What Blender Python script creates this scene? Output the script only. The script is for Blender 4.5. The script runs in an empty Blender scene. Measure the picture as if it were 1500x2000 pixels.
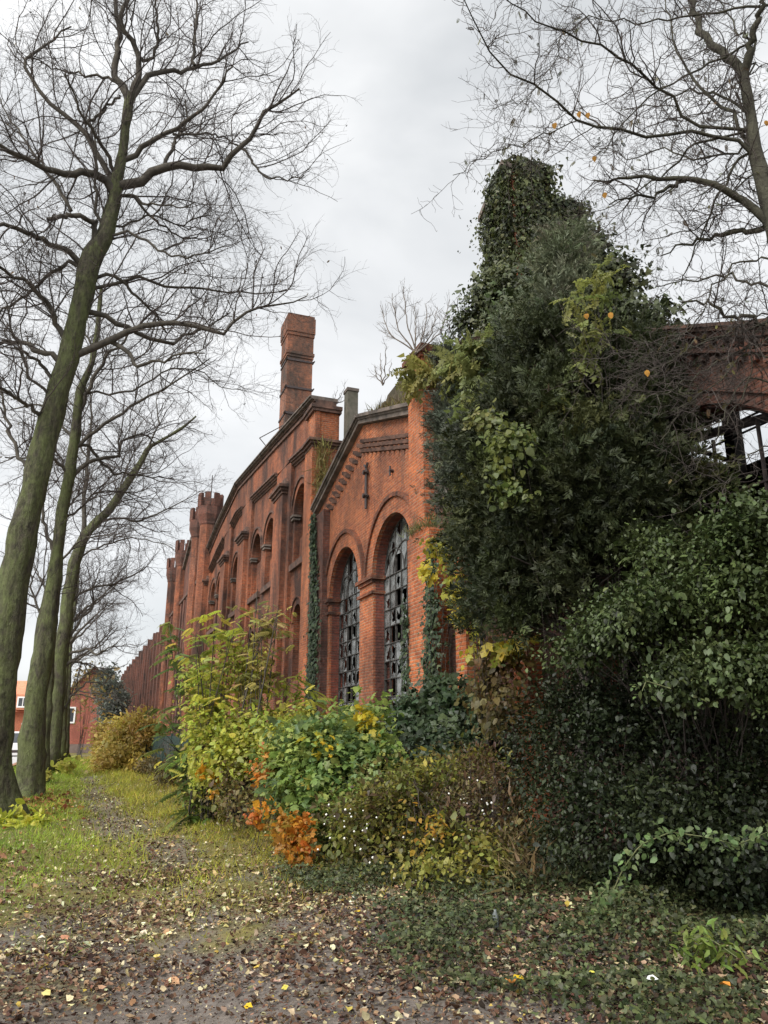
import bpy, math, random
import numpy as np
from mathutils import Vector
from mathutils.geometry import tessellate_polygon

# ------------------------------------------------------------------ camera, sky, sun, exposure
S = bpy.context.scene
C = S.collection
EYE = 1.6
PITCH = math.atan(440 / 1500.0)
HEAD = math.radians(21.0)
cam = bpy.data.cameras.new("camera")
cam.sensor_fit = 'VERTICAL'; cam.sensor_height = 36.0; cam.lens = 27.0
cam.clip_start = 0.05; cam.clip_end = 3000
camo = bpy.data.objects.new("camera", cam); C.objects.link(camo)
camo.location = (0, 0, EYE)
camo.rotation_euler = (math.pi / 2 + PITCH, 0, -HEAD)
S.camera = camo

SUN_EL, SUN_AZ = math.radians(42), math.radians(238)      # azimuth clockwise from +Y: behind and left
w = bpy.data.worlds.new("World"); S.world = w; w.use_nodes = True
nt = w.node_tree; nt.nodes.clear()
N = nt.nodes.new; L = nt.links.new
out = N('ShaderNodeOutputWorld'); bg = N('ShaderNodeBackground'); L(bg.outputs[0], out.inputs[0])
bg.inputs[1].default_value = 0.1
sky = N('ShaderNodeTexSky'); sky.sky_type = 'NISHITA'; sky.sun_disc = False
sky.sun_elevation = SUN_EL; sky.sun_rotation = SUN_AZ
tc = N('ShaderNodeTexCoord'); mp = N('ShaderNodeMapping'); L(tc.outputs['Generated'], mp.inputs[0])
mp.inputs['Scale'].default_value = (1.0, 1.0, 2.2); mp.inputs['Location'].default_value = (.35, .1, .3)
no = N('ShaderNodeTexNoise'); no.inputs['Scale'].default_value = 2.1; no.inputs['Detail'].default_value = 5
no.inputs['Roughness'].default_value = .5; no.inputs['Distortion'].default_value = .35; L(mp.outputs[0], no.inputs['Vector'])
rp = N('ShaderNodeValToRGB'); L(no.outputs[0], rp.inputs[0])
rp.color_ramp.elements[0].position = .33; rp.color_ramp.elements[0].color = (.60, .62, .635, 1)
rp.color_ramp.elements[1].position = .66; rp.color_ramp.elements[1].color = (.93, .935, .935, 1)
sc = N('ShaderNodeVectorMath'); sc.operation = 'SCALE'; L(rp.outputs[0], sc.inputs[0]); 
# overcast brightened round the veiled sun, behind and left, added for ambient light
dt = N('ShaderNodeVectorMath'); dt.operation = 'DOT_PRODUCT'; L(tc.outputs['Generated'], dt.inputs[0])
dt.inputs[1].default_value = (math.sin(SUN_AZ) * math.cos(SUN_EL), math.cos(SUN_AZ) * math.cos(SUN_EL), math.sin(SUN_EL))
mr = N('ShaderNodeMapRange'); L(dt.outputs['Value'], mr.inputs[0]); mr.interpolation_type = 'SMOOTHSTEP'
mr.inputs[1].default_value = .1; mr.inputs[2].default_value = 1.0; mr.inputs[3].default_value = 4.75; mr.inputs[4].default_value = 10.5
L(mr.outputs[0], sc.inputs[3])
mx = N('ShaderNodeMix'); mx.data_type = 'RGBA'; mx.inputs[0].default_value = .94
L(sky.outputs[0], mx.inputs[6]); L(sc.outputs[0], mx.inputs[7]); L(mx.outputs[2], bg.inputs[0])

sl = bpy.data.lights.new("sun", 'SUN'); sl.energy = 1.5; sl.angle = math.radians(25); sl.color = (1, .96, .9)
slo = bpy.data.objects.new("sun", sl); C.objects.link(slo)
sd = Vector((math.sin(SUN_AZ) * math.cos(SUN_EL), math.cos(SUN_AZ) * math.cos(SUN_EL), math.sin(SUN_EL)))
slo.rotation_euler = sd.to_track_quat('Z', 'Y').to_euler(); slo.location = sd * 60
V = S.view_settings
V.view_transform = 'Standard'; V.look = 'None'; V.gamma = 1; V.use_curve_mapping = False
V.exposure = 1.28
S.cycles.max_bounces = 6; S.cycles.diffuse_bounces = 3; S.cycles.transparent_max_bounces = 12
S.cycles.use_denoising = True

rng = np.random.default_rng(7)
random.seed(7)

# ------------------------------------------------------------------ survey helpers: photo sight lines to metres
cT, sT, cH, sH = math.cos(PITCH), math.sin(PITCH), math.cos(HEAD), math.sin(HEAD)
RV = np.array([cH, -sH, 0.0]); FV = np.array([sH, cH, 0.0]); UP = np.array([0, 0, 1.0])
def ray(x, y):
    u = (x - 750) / 1500.0; v = (y - 1000) / 1500.0
    f = cT + v * sT; z = sT - v * cT
    return np.array([u * cH + f * sH, -u * sH + f * cH, z])
def pd(x, y, d):                                   # point on a sight line at horizontal distance d
    r = ray(x, y); return np.array([0, 0, EYE]) + r * (d / math.hypot(r[0], r[1]))
def pg(x, y, z0=0.0):
    r = ray(x, y); t = (z0 - EYE) / r[2]; return np.array([r[0] * t, r[1] * t, z0])
def pX(x, y, X):
    r = ray(x, y); return np.array([0, 0, EYE]) + r * (X / r[0])

# ------------------------------------------------------------------ object helpers
def thing(name, label, cat, loc=(0, 0, 0), group=None, kind=None):
    o = bpy.data.objects.new(name, None); C.objects.link(o); o.location = tuple(float(a) for a in loc)
    o['label'] = label; o['category'] = cat
    if group: o['group'] = group
    if kind: o['kind'] = kind
    o.empty_display_size = .2
    return o
def tag(o, label, cat, group=None, kind=None):
    o['label'] = label; o['category'] = cat
    if group: o['group'] = group
    if kind: o['kind'] = kind
    return o
def base_of(parent):
    b = np.zeros(3); p = parent
    while p is not None:
        b += np.array(p.location); p = p.parent
    return b
def link_mesh(name, verts, faces_list, mat, parent=None, smooth=False, col=None, loc=None):
    """faces_list: list of int arrays (n,k)"""
    verts = np.asarray(verts, dtype=np.float32)
    off = base_of(parent) if parent is not None else np.zeros(3)
    if loc is not None: off = off + np.asarray(loc)
    verts = verts - off.astype(np.float32)
    me = bpy.data.meshes.new(name)
    fl = [np.asarray(f, dtype=np.int32) for f in faces_list if len(f)]
    loops = np.concatenate([f.ravel() for f in fl]); sizes = np.concatenate([np.full(len(f), f.shape[1], np.int32) for f in fl])
    me.vertices.add(len(verts)); me.vertices.foreach_set('co', verts.ravel())
    me.loops.add(len(loops)); me.loops.foreach_set('vertex_index', loops)
    me.polygons.add(len(sizes))
    starts = np.zeros(len(sizes), np.int32); starts[1:] = np.cumsum(sizes)[:-1]
    me.polygons.foreach_set('loop_start', starts); me.polygons.foreach_set('loop_total', sizes)
    if smooth: me.polygons.foreach_set('use_smooth', np.ones(len(sizes), bool))
    if col is not None:
        a = me.attributes.new('tint', 'FLOAT_COLOR', 'POINT')
        c4 = np.ones((len(verts), 4), np.float32); c4[:, :3] = col
        a.data.foreach_set('color', c4.ravel())
    me.update(calc_edges=True); me.validate()
    me.materials.append(mat)
    o = bpy.data.objects.new(name, me); C.objects.link(o)
    if parent is not None: o.parent = parent
    if loc is not None: o.location = tuple(float(a) for a in loc)
    return o

class MB:
    def __init__(s): s.v = []; s.f = []
    def add(s, vs, fs):
        b = len(s.v); s.v += [tuple(p) for p in vs]; s.f += [tuple(b + i for i in f) for f in fs]; return s
    def box(s, x0, x1, y0, y1, z0, z1):
        return s.add([(x0,y0,z0),(x1,y0,z0),(x1,y1,z0),(x0,y1,z0),(x0,y0,z1),(x1,y0,z1),(x1,y1,z1),(x0,y1,z1)],
                     [(0,3,2,1),(4,5,6,7),(0,1,5,4),(1,2,6,5),(2,3,7,6),(3,0,4,7)])
    def prism(s, poly, x0, x1, holes=()):
        """polygon in (y,z) extruded along x"""
        loops = [list(poly)] + [list(h) for h in holes]
        flat = [p for l in loops for p in l]; n = len(flat)
        tris = tessellate_polygon([[Vector((p[0], p[1], 0)) for p in l] for l in loops])
        vs = [(x0, p[0], p[1]) for p in flat] + [(x1, p[0], p[1]) for p in flat]
        fs = [tuple(t) for t in tris] + [tuple(n + i for i in reversed(t)) for t in tris]
        k = 0
        for l in loops:
            m = len(l)
            for i in range(m):
                a, b = k + i, k + (i + 1) % m; fs.append((a, b, n + b, n + a))
            k += m
        return s.add(vs, fs)
    def ring(s, yc, zs, r0, r1, x0, x1, n=20, a0=0.0, a1=math.pi):
        vs = []; fs = []
        for i in range(n + 1):
            a = a0 + (a1 - a0) * i / n; c, q = math.cos(a), math.sin(a)
            vs += [(x0, yc + r0*c, zs + r0*q), (x0, yc + r1*c, zs + r1*q), (x1, yc + r1*c, zs + r1*q), (x1, yc + r0*c, zs + r0*q)]
        for i in range(n):
            b = 4 * i
            for j in range(4): fs.append((b + j, b + (j + 1) % 4, b + 4 + (j + 1) % 4, b + 4 + j))
        fs += [(0, 1, 2, 3), (4*n+3, 4*n+2, 4*n+1, 4*n)]
        return s.add(vs, fs)
    def lathe(s, cx, cy, prof, n=8, rot=math.pi / 8):
        """prof: (r,z) list"""
        vs = []; fs = []
        for r, z in prof:
            for i in range(n):
                a = rot + 2 * math.pi * i / n; vs.append((cx + r * math.cos(a), cy + r * math.sin(a), z))
        for k in range(len(prof) - 1):
            for i in range(n):
                j = (i + 1) % n; fs.append((k*n+i, k*n+j, (k+1)*n+j, (k+1)*n+i))
        fs.append(tuple(range(n))[::-1]); fs.append(tuple((len(prof)-1)*n + i for i in range(n)))
        return s.add(vs, fs)
    def bar(s, a, b, r):
        a = Vector(a); b = Vector(b); d = (b - a).normalized()
        u = d.cross(Vector((0, 0, 1)) if abs(d.z) < .9 else Vector((1, 0, 0))).normalized() * r; q = d.cross(u).normalized() * r
        vs = [a+u, a+q, a-u, a-q, b+u, b+q, b-u, b-q]
        return s.add([tuple(p) for p in vs], [(0,1,5,4),(1,2,6,5),(2,3,7,6),(3,0,4,7),(3,2,1,0),(4,5,6,7)])
    def build(s, name, mat, parent=None, smooth=False, loc=None):
        off = base_of(parent) if parent is not None else np.zeros(3)
        if loc is not None: off = off + np.asarray(loc)
        me = bpy.data.meshes.new(name)
        me.from_pydata([(p[0]-off[0], p[1]-off[1], p[2]-off[2]) for p in s.v], [], s.f); me.update()
        import bmesh
        bm = bmesh.new(); bm.from_mesh(me); bmesh.ops.recalc_face_normals(bm, faces=bm.faces); bm.to_mesh(me); bm.free()
        if smooth: me.polygons.foreach_set('use_smooth', [True] * len(me.polygons))
        me.materials.append(mat)
        o = bpy.data.objects.new(name, me); C.objects.link(o)
        if parent is not None: o.parent = parent
        if loc is not None: o.location = tuple(float(a) for a in loc)
        return o

# ------------------------------------------------------------------ materials
def newmat(name):
    m = bpy.data.materials.new(name); m.use_nodes = True; t = m.node_tree; t.nodes.clear()
    o = t.nodes.new('ShaderNodeOutputMaterial'); b = t.nodes.new('ShaderNodeBsdfPrincipled')
    t.links.new(b.outputs[0], o.inputs[0]); b.inputs['Roughness'].default_value = .85
    b.inputs['Specular IOR Level'].default_value = .25
    return m, t, b
def node(t, typ, **kw):
    n = t.nodes.new(typ)
    for k, v in kw.items(): setattr(n, k, v)
    return n
def noise(t, vec, scale, detail=4, rough=.55, dist=0):
    n = node(t, 'ShaderNodeTexNoise'); n.inputs['Scale'].default_value = scale; n.inputs['Detail'].default_value = detail
    n.inputs['Roughness'].default_value = rough; n.inputs['Distortion'].default_value = dist
    t.links.new(vec, n.inputs['Vector']); return n.outputs[0]
def ramp(t, fac, stops):
    r = node(t, 'ShaderNodeValToRGB'); t.links.new(fac, r.inputs[0]); e = r.color_ramp.elements
    while len(e) < len(stops): e.new(.5)
    for k, (p, c) in enumerate(stops):
        e[k].position = p; e[k].color = (c, c, c, 1) if not hasattr(c, '__len__') else (*c, 1)
    return r.outputs[0]
def mixc(t, fac, a, b):
    m = node(t, 'ShaderNodeMix', data_type='RGBA')
    if isinstance(fac, (int, float)): m.inputs[0].default_value = fac
    else: t.links.new(fac, m.inputs[0])
    for i, c in ((6, a), (7, b)):
        if hasattr(c, '__len__'): m.inputs[i].default_value = (*c, 1)
        else: t.links.new(c, m.inputs[i])
    return m.outputs[2]
def math_(t, op, a, b=None):
    m = node(t, 'ShaderNodeMath', operation=op)
    for i, v in enumerate((a, b)):
        if v is None: continue
        if isinstance(v, (int, float)): m.inputs[i].default_value = v
        else: t.links.new(v, m.inputs[i])
    return m.outputs[0]
def scaled(t, vec, s):
    m = node(t, 'ShaderNodeVectorMath', operation='MULTIPLY'); t.links.new(vec, m.inputs[0]); m.inputs[1].default_value = s
    return m.outputs[0]
def bump(t, b, h, strength, dist):
    n = node(t, 'ShaderNodeBump'); n.inputs['Strength'].default_value = strength; n.inputs['Distance'].default_value = dist
    t.links.new(h, n.inputs['Height']); t.links.new(n.outputs[0], b.inputs['Normal'])

def brick_mat(name, c1, c2, mortar, soot=.45, sootcol=(.045, .034, .03), pale=.25, palecol=(.36, .27, .22), bw=.25, rh=.078):
    m, t, b = newmat(name)
    g = node(t, 'ShaderNodeNewGeometry'); P = g.outputs['Position']
    sp = node(t, 'ShaderNodeSeparateXYZ'); t.links.new(P, sp.inputs[0])
    sn = node(t, 'ShaderNodeSeparateXYZ'); t.links.new(g.outputs['True Normal'], sn.inputs[0])
    fac = math_(t, 'GREATER_THAN', math_(t, 'ABSOLUTE', sn.outputs[0]), .6)
    mu = node(t, 'ShaderNodeMix', data_type='FLOAT'); t.links.new(fac, mu.inputs[0])
    t.links.new(sp.outputs[0], mu.inputs[2]); t.links.new(sp.outputs[1], mu.inputs[3])
    cb = node(t, 'ShaderNodeCombineXYZ'); t.links.new(mu.outputs[0], cb.inputs[0]); t.links.new(sp.outputs[2], cb.inputs[1])
    wob = noise(t, P, 1.3, 2)
    bt = node(t, 'ShaderNodeTexBrick'); t.links.new(cb.outputs[0], bt.inputs['Vector'])
    bt.inputs['Scale'].default_value = 1; bt.inputs['Brick Width'].default_value = bw; bt.inputs['Row Height'].default_value = rh
    bt.inputs['Mortar Size'].default_value = .015; bt.inputs['Mortar Smooth'].default_value = .4; bt.inputs['Bias'].default_value = -.1
    bt.inputs['Color1'].default_value = (*c1, 1); bt.inputs['Color2'].default_value = (*c2, 1); bt.inputs['Mortar'].default_value = (*mortar, 1)
    patch = noise(t, P, .55, 5, .6)
    colr = mixc(t, ramp(t, patch, [(.35, 0), (.7, .45)]), bt.outputs[0], c2)
    sp2 = noise(t, scaled(t, P, (1, 1, 2.2)), 3.2, 5, .75)
    colr = mixc(t, ramp(t, sp2, [(.48, 0), (.66, .55)]), colr, tuple(min(.7, q * 1.25) for q in c1))
    fine = noise(t, P, 9, 4, .7)
    # pale efflorescence and slanting streaks
    st = noise(t, scaled(t, P, (1, 1.2, .22)), 1.6, 5, .65)
    colr = mixc(t, ramp(t, st, [(.5, 0), (.72, pale)]), colr, palecol)
    # soot and old black crust, in ragged patches
    s1 = noise(t, scaled(t, P, (1, 1, .45)), .8, 7, .68, .4)
    colr = mixc(t, ramp(t, s1, [(.5 - soot * .25, 0), (.78 - soot * .2, min(.95, .4 + soot))]), colr, sootcol)
    s2 = noise(t, P, 4.5, 5, .75)
    colr = mixc(t, ramp(t, s2, [(.56, 0), (.72, .45)]), colr, sootcol)
    hs = node(t, 'ShaderNodeHueSaturation'); t.links.new(colr, hs.inputs['Color'])
    t.links.new(ramp(t, fine, [(.25, .62), (.75, 1.42)]), hs.inputs['Value'])
    t.links.new(hs.outputs[0], b.inputs['Base Color'])
    hh = math_(t, 'ADD', math_(t, 'MULTIPLY', bt.outputs['Fac'], -1.0), math_(t, 'MULTIPLY', fine, .8))
    bump(t, b, hh, 1.0, .03)
    return m
def noisy(name, ca, cb, scale=3, rough=.85, bs=.3, bd=.01, lo=.35, hi=.65, metal=0, spec=.25, stretch=None):
    m, t, b = newmat(name)
    P = node(t, 'ShaderNodeNewGeometry').outputs['Position']
    if stretch: P = scaled(t, P, stretch)
    n1 = noise(t, P, scale, 6, .65)
    t.links.new(mixc(t, ramp(t, n1, [(lo, 0), (hi, 1)]), ca, cb), b.inputs['Base Color'])
    b.inputs['Roughness'].default_value = rough; b.inputs['Metallic'].default_value = metal
    b.inputs['Specular IOR Level'].default_value = spec
    if bs: bump(t, b, noise(t, P, scale * 4, 4, .7), bs, bd)
    return m
def leaf_mat(name, trans=.48, rough=.45, spec=.4):
    m, t, b = newmat(name)
    a = node(t, 'ShaderNodeAttribute', attribute_name='tint')
    P = node(t, 'ShaderNodeNewGeometry').outputs['Position']
    hs = node(t, 'ShaderNodeHueSaturation'); t.links.new(a.outputs[0], hs.inputs['Color'])
    t.links.new(ramp(t, noise(t, P, 40, 2), [(.3, .8), (.7, 1.2)]), hs.inputs['Value'])
    t.links.new(hs.outputs[0], b.inputs['Base Color']); b.inputs['Roughness'].default_value = rough
    b.inputs['Specular IOR Level'].default_value = spec
    if trans:
        tr = node(t, 'ShaderNodeBsdfTranslucent'); t.links.new(hs.outputs[0], tr.inputs[0])
        ms = node(t, 'ShaderNodeMixShader'); ms.inputs[0].default_value = trans
        t.links.new(b.outputs[0], ms.inputs[1]); t.links.new(tr.outputs[0], ms.inputs[2])
        o = [n for n in t.nodes if n.type == 'OUTPUT_MATERIAL'][0]; t.links.new(ms.outputs[0], o.inputs[0])
    return m

M_BRICK = brick_mat('orange_brick', (.56, .160, .052), (.29, .070, .030), (.40, .25, .16), soot=.40, pale=.22)
M_BRICKH = brick_mat('stained_brick', (.48, .138, .054), (.24, .062, .030), (.32, .19, .12), soot=.78, sootcol=(.048, .030, .025), pale=.28)
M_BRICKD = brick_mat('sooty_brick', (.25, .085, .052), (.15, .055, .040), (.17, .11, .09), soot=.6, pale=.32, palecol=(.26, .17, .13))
M_BRICKR = brick_mat('red_house_brick', (.44, .13, .085), (.38, .11, .075), (.36, .18, .14), soot=.05, pale=.05)  # red brick with distance haze mixed into its colours
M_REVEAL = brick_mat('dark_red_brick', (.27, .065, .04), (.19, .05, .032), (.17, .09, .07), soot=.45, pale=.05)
M_COPING = noisy('weathered_coping', (.05, .045, .04), (.20, .16, .135), 2.2, .85, .5, .02)
M_MOULD = noisy('blackened_moulding', (.035, .026, .023), (.17, .095, .070), 3.5, .8, .5, .015)
M_CRUST = noisy('lichen_crust', (.06, .055, .035), (.17, .13, .09), 1.8, .95, .7, .03)
M_DARK = noisy('shade_black', (.012, .011, .010), (.03, .027, .024), 1.2, .95, 0)  # near-black colour stands for the shade inside the buildings; tyres use it too
M_IRON = noisy('rusty_iron', (.025, .02, .022), (.06, .04, .035), 12, .6, .3, .004, spec=.4)
M_BARK, t, b = newmat('mossy_bark')
P = node(t, 'ShaderNodeNewGeometry').outputs['Position']
n1 = noise(t, scaled(t, P, (1, 1, .5)), 2.6, 7, .7, .3); n2 = noise(t, scaled(t, P, (1, 1, .28)), 16, 6, .75); n3 = noise(t, P, 5.5, 5, .7)
cb_ = mixc(t, ramp(t, n2, [(.3, 0), (.7, 1)]), (.030, .026, .020), (.095, .085, .060))
cb_ = mixc(t, ramp(t, n1, [(.40, 0), (.60, .85)]), cb_, (.110, .128, .050))
cb_ = mixc(t, ramp(t, n3, [(.56, 0), (.70, .8)]), cb_, (.028, .026, .017))
hs = node(t, 'ShaderNodeHueSaturation'); t.links.new(cb_, hs.inputs['Color']); t.links.new(ramp(t, n2, [(.25, .6), (.75, 1.4)]), hs.inputs['Value'])
t.links.new(hs.outputs[0], b.inputs['Base Color']); b.inputs['Roughness'].default_value = .95
bump(t, b, math_(t, 'ADD', n2, n3), 1.0, .05)
M_BARK2 = noisy('grey_bark', (.055, .050, .042), (.10, .088, .07), 6, .95, .7, .015)
M_BARKD = noisy('dark_bark', (.035, .032, .024), (.075, .072, .05), 7, .95, .8, .02)
M_TWIG = noisy('twig_bark', (.050, .042, .037), (.090, .074, .066), 8, .9, 0)
M_TWIGP = noisy('pale_twig_bark', (.11, .09, .075), (.20, .165, .135), 8, .9, 0)
M_LEAF = leaf_mat('broad_leaf'); M_WAXY = leaf_mat('waxy_leaf', .15, .48, .32); M_NEEDLE = leaf_mat('needle', .15, .6, .3)
M_DRY = leaf_mat('dry_leaf', .15, .75, .2); M_GRASS = leaf_mat('grass_blade', .35, .6, .2)

# ------------------------------------------------------------------ foliage machinery
def tri_template(outline, centre=(0, .45, .03)):
    v = [centre] + list(outline); n = len(outline)
    return np.array(v, float), np.array([(0, 1 + i, 1 + (i + 1) % n) for i in range(n)])
T_LANCE = (np.array([(0,0,0),(.17,.28,.05),(.15,.66,.03),(0,1,-.10),(-.15,.66,.03),(-.17,.28,.05),(0,.5,-.03)], float),
           np.array([(0,1,2,6),(6,2,3,4),(0,6,4,5)]))
T_OVAL = (np.array([(0,0,0),(.27,.25,.05),(.25,.65,.03),(0,1,-.10),(-.25,.65,.03),(-.27,.25,.05),(0,.5,-.03)], float),
          np.array([(0,1,2,6),(6,2,3,4),(0,6,4,5)]))
T_CURL = (np.array([(0,0,.10),(.30,.25,.16),(.27,.65,.20),(.05,1,.22),(-.24,.65,.12),(-.30,.25,.05),(0,.5,-.02)], float), np.array([(0,1,2,6),(6,2,3,4),(0,6,4,5)]))
T_IVY = tri_template([(0,0,0),(.32,.05,.02),(.42,.32,-.04),(.22,.45,.03),(.20,.70,0),(0,1,-.08),(-.20,.70,0),(-.22,.45,.03),(-.42,.32,-.04),(-.32,.05,.02)])
T_MAPLE = tri_template([(0,0,0),(.30,.0,-.02),(.27,.22,.02),(.55,.42,-.06),(.28,.50,.02),(.25,.78,-.03),(0,1.05,-.10),(-.25,.78,-.03),(-.28,.50,.02),(-.55,.42,-.06),(-.27,.22,.02),(-.30,0,-.02)])
T_ROUND = tri_template([(0,0,0),(.30,.10,.03),(.40,.42,.0),(.25,.75,-.02),(0,1,-.08),(-.25,.75,-.02),(-.40,.42,0),(-.30,.10,.03)])
def compound(pairs=7, droop=.35, ll=.30, lw=.085):
    v = []; f = []
    def quad(p, d, n, l, wd):
        s = np.cross(d, n); b = len(v)
        v.extend([p, p + d*l*.4 + s*wd, p + d*l - n*.05, p + d*l*.4 - s*wd]); f.append((b, b+1, b+2, b+3))
    for k in range(pairs + 1):
        t = .18 + .78 * k / pairs
        p = np.array([0, t, -droop * t * t]); tang = np.array([0, 1, -2*droop*t]); tang /= np.linalg.norm(tang)
        l = ll * (1 - .45 * abs(t - .5))
        if k == pairs: quad(p, tang, UP, l, lw); break
        for sx in (-1, 1):
            d = np.array([sx * .9, .35, -.22]); d /= np.linalg.norm(d); quad(p, d, np.array([0, .2, .97]), l, lw)
    b = len(v)
    v.extend([np.array([-.012,0,0]), np.array([.012,0,0]), np.array([.008,.95,-droop*.9]), np.array([-.008,.95,-droop*.9])]); f.append((b, b+1, b+2, b+3))
    return np.array(v, float), np.array(f)
T_COMP = compound()
T_ROBIN = compound(6, .25, .26, .085)
def spray(n=9, spread=.5, lw=.035, seed=1):
    r = np.random.default_rng(seed); v = []; f = []
    for k in range(n):
        t = k / n; p = np.array([0, t * .75, .05 * math.sin(4 * t)])
        sx = 1 if k % 2 else -1; l = .42 * (1 - .55 * t) + .12
        d = np.array([sx * spread * r.uniform(.6, 1.2), .8, r.uniform(-.35, .45)]); d /= np.linalg.norm(d)
        s = np.cross(d, np.array([0, .3, 1])); s /= np.linalg.norm(s); b = len(v)
        v.extend([p, p + d*l*.5 + s*lw, p + d*l, p + d*l*.5 - s*lw]); f.append((b, b+1, b+2, b+3))
    return np.array(v, float), np.array(f)
T_SPRAY = spray(12, .6, .045)
T_FEATHER = spray(13, .38, .022, 4)
T_BLADE = (np.array([(-.035,0,0),(.035,0,0),(.022,.55,.10),(-.022,.55,.10),(0,1,.32)], float), np.array([(0,1,2,3),(3,2,4,4)]))
T_BLADE = (T_BLADE[0], np.array([(0,1,2,3)]), np.array([(3,2,4)]))

def unit(a): return a / np.maximum(np.linalg.norm(a, axis=-1, keepdims=True), 1e-9)
def instance(tmpl, pos, d, nrm, scale, col, jitter=0.0):
    T = tmpl[0]; n = len(pos)
    y = unit(d); z = unit(nrm - (nrm * y).sum(1, keepdims=True) * y); x = np.cross(y, z)
    sc_ = np.asarray(scale).reshape(n, 1, 1)
    v = pos[:, None, :] + sc_ * (T[None, :, 0:1] * x[:, None, :] + T[None, :, 1:2] * y[:, None, :] + T[None, :, 2:3] * z[:, None, :])
    if jitter: v += rng.normal(0, jitter, v.shape) * sc_
    offs = (np.arange(n) * len(T)).reshape(n, 1, 1)
    faces = [(F[None] + offs).reshape(-1, F.shape[1]) for F in tmpl[1:]]
    c = np.repeat(np.asarray(col), len(T), axis=0)
    return v.reshape(-1, 3), faces, c
def palette(n, cols, weights=None, var=.18):
    cols = np.array(cols, float); wts = None if weights is None else np.array(weights) / sum(weights)
    i = rng.choice(len(cols), n, p=wts)
    return np.clip(cols[i] * (1 + rng.normal(0, var, (n, 1))) * (1 + rng.normal(0, .06, (n, 3))), .004, .9)
def blob(x, y, d, rx, ry, rd=None):
    """crown mass seen at photo position (x,y), horizontal distance d, half sizes in photo pixels"""
    c = pd(x, y, d); depth = d * 1.02
    k = depth / 1500.0
    return (c, (rx * k, (rd if rd else rx * k), ry * k))
def tubes(P, R, sides):
    """P (n,k,3) R (n,k) -> verts, faces"""
    n, k, _ = P.shape
    T = np.empty_like(P); T[:, 1:-1] = P[:, 2:] - P[:, :-2]; T[:, 0] = P[:, 1] - P[:, 0]; T[:, -1] = P[:, -1] - P[:, -2]; T = unit(T)
    ref = np.where(np.abs(T[:, :1, 2:3]) > .85, np.array([1., .2, 0]), np.array([.1, .05, 1.]))
    U = unit(np.cross(T, np.broadcast_to(ref, T.shape))); W = np.cross(T, U)
    a = np.arange(sides) * 2 * np.pi / sides
    v = P[:, :, None, :] + R[:, :, None, None] * (np.cos(a)[None, None, :, None] * U[:, :, None, :] + np.sin(a)[None, None, :, None] * W[:, :, None, :])
    b = (np.arange(n)[:, None, None] * k + np.arange(k - 1)[None, :, None]) * sides
    i = np.arange(sides)[None, None, :]; j = (i + 1) % sides
    f = np.stack([b + i, b + j, b + sides + j, b + sides + i], -1).reshape(-1, 4)
    return v.reshape(-1, 3), f
def join(parts):
    vs, fs, o = [], [], 0
    for v, f in parts: vs.append(v); fs.append(f + o); o += len(v)
    return np.concatenate(vs), np.concatenate(fs)
def resample(pts, m):
    pts = np.asarray(pts, float); s = np.concatenate([[0], np.cumsum(np.linalg.norm(np.diff(pts, axis=0), axis=1))])
    t = np.linspace(0, s[-1], m); return np.stack([np.interp(t, s, pts[:, i]) for i in range(pts.shape[1])], 1)

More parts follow.
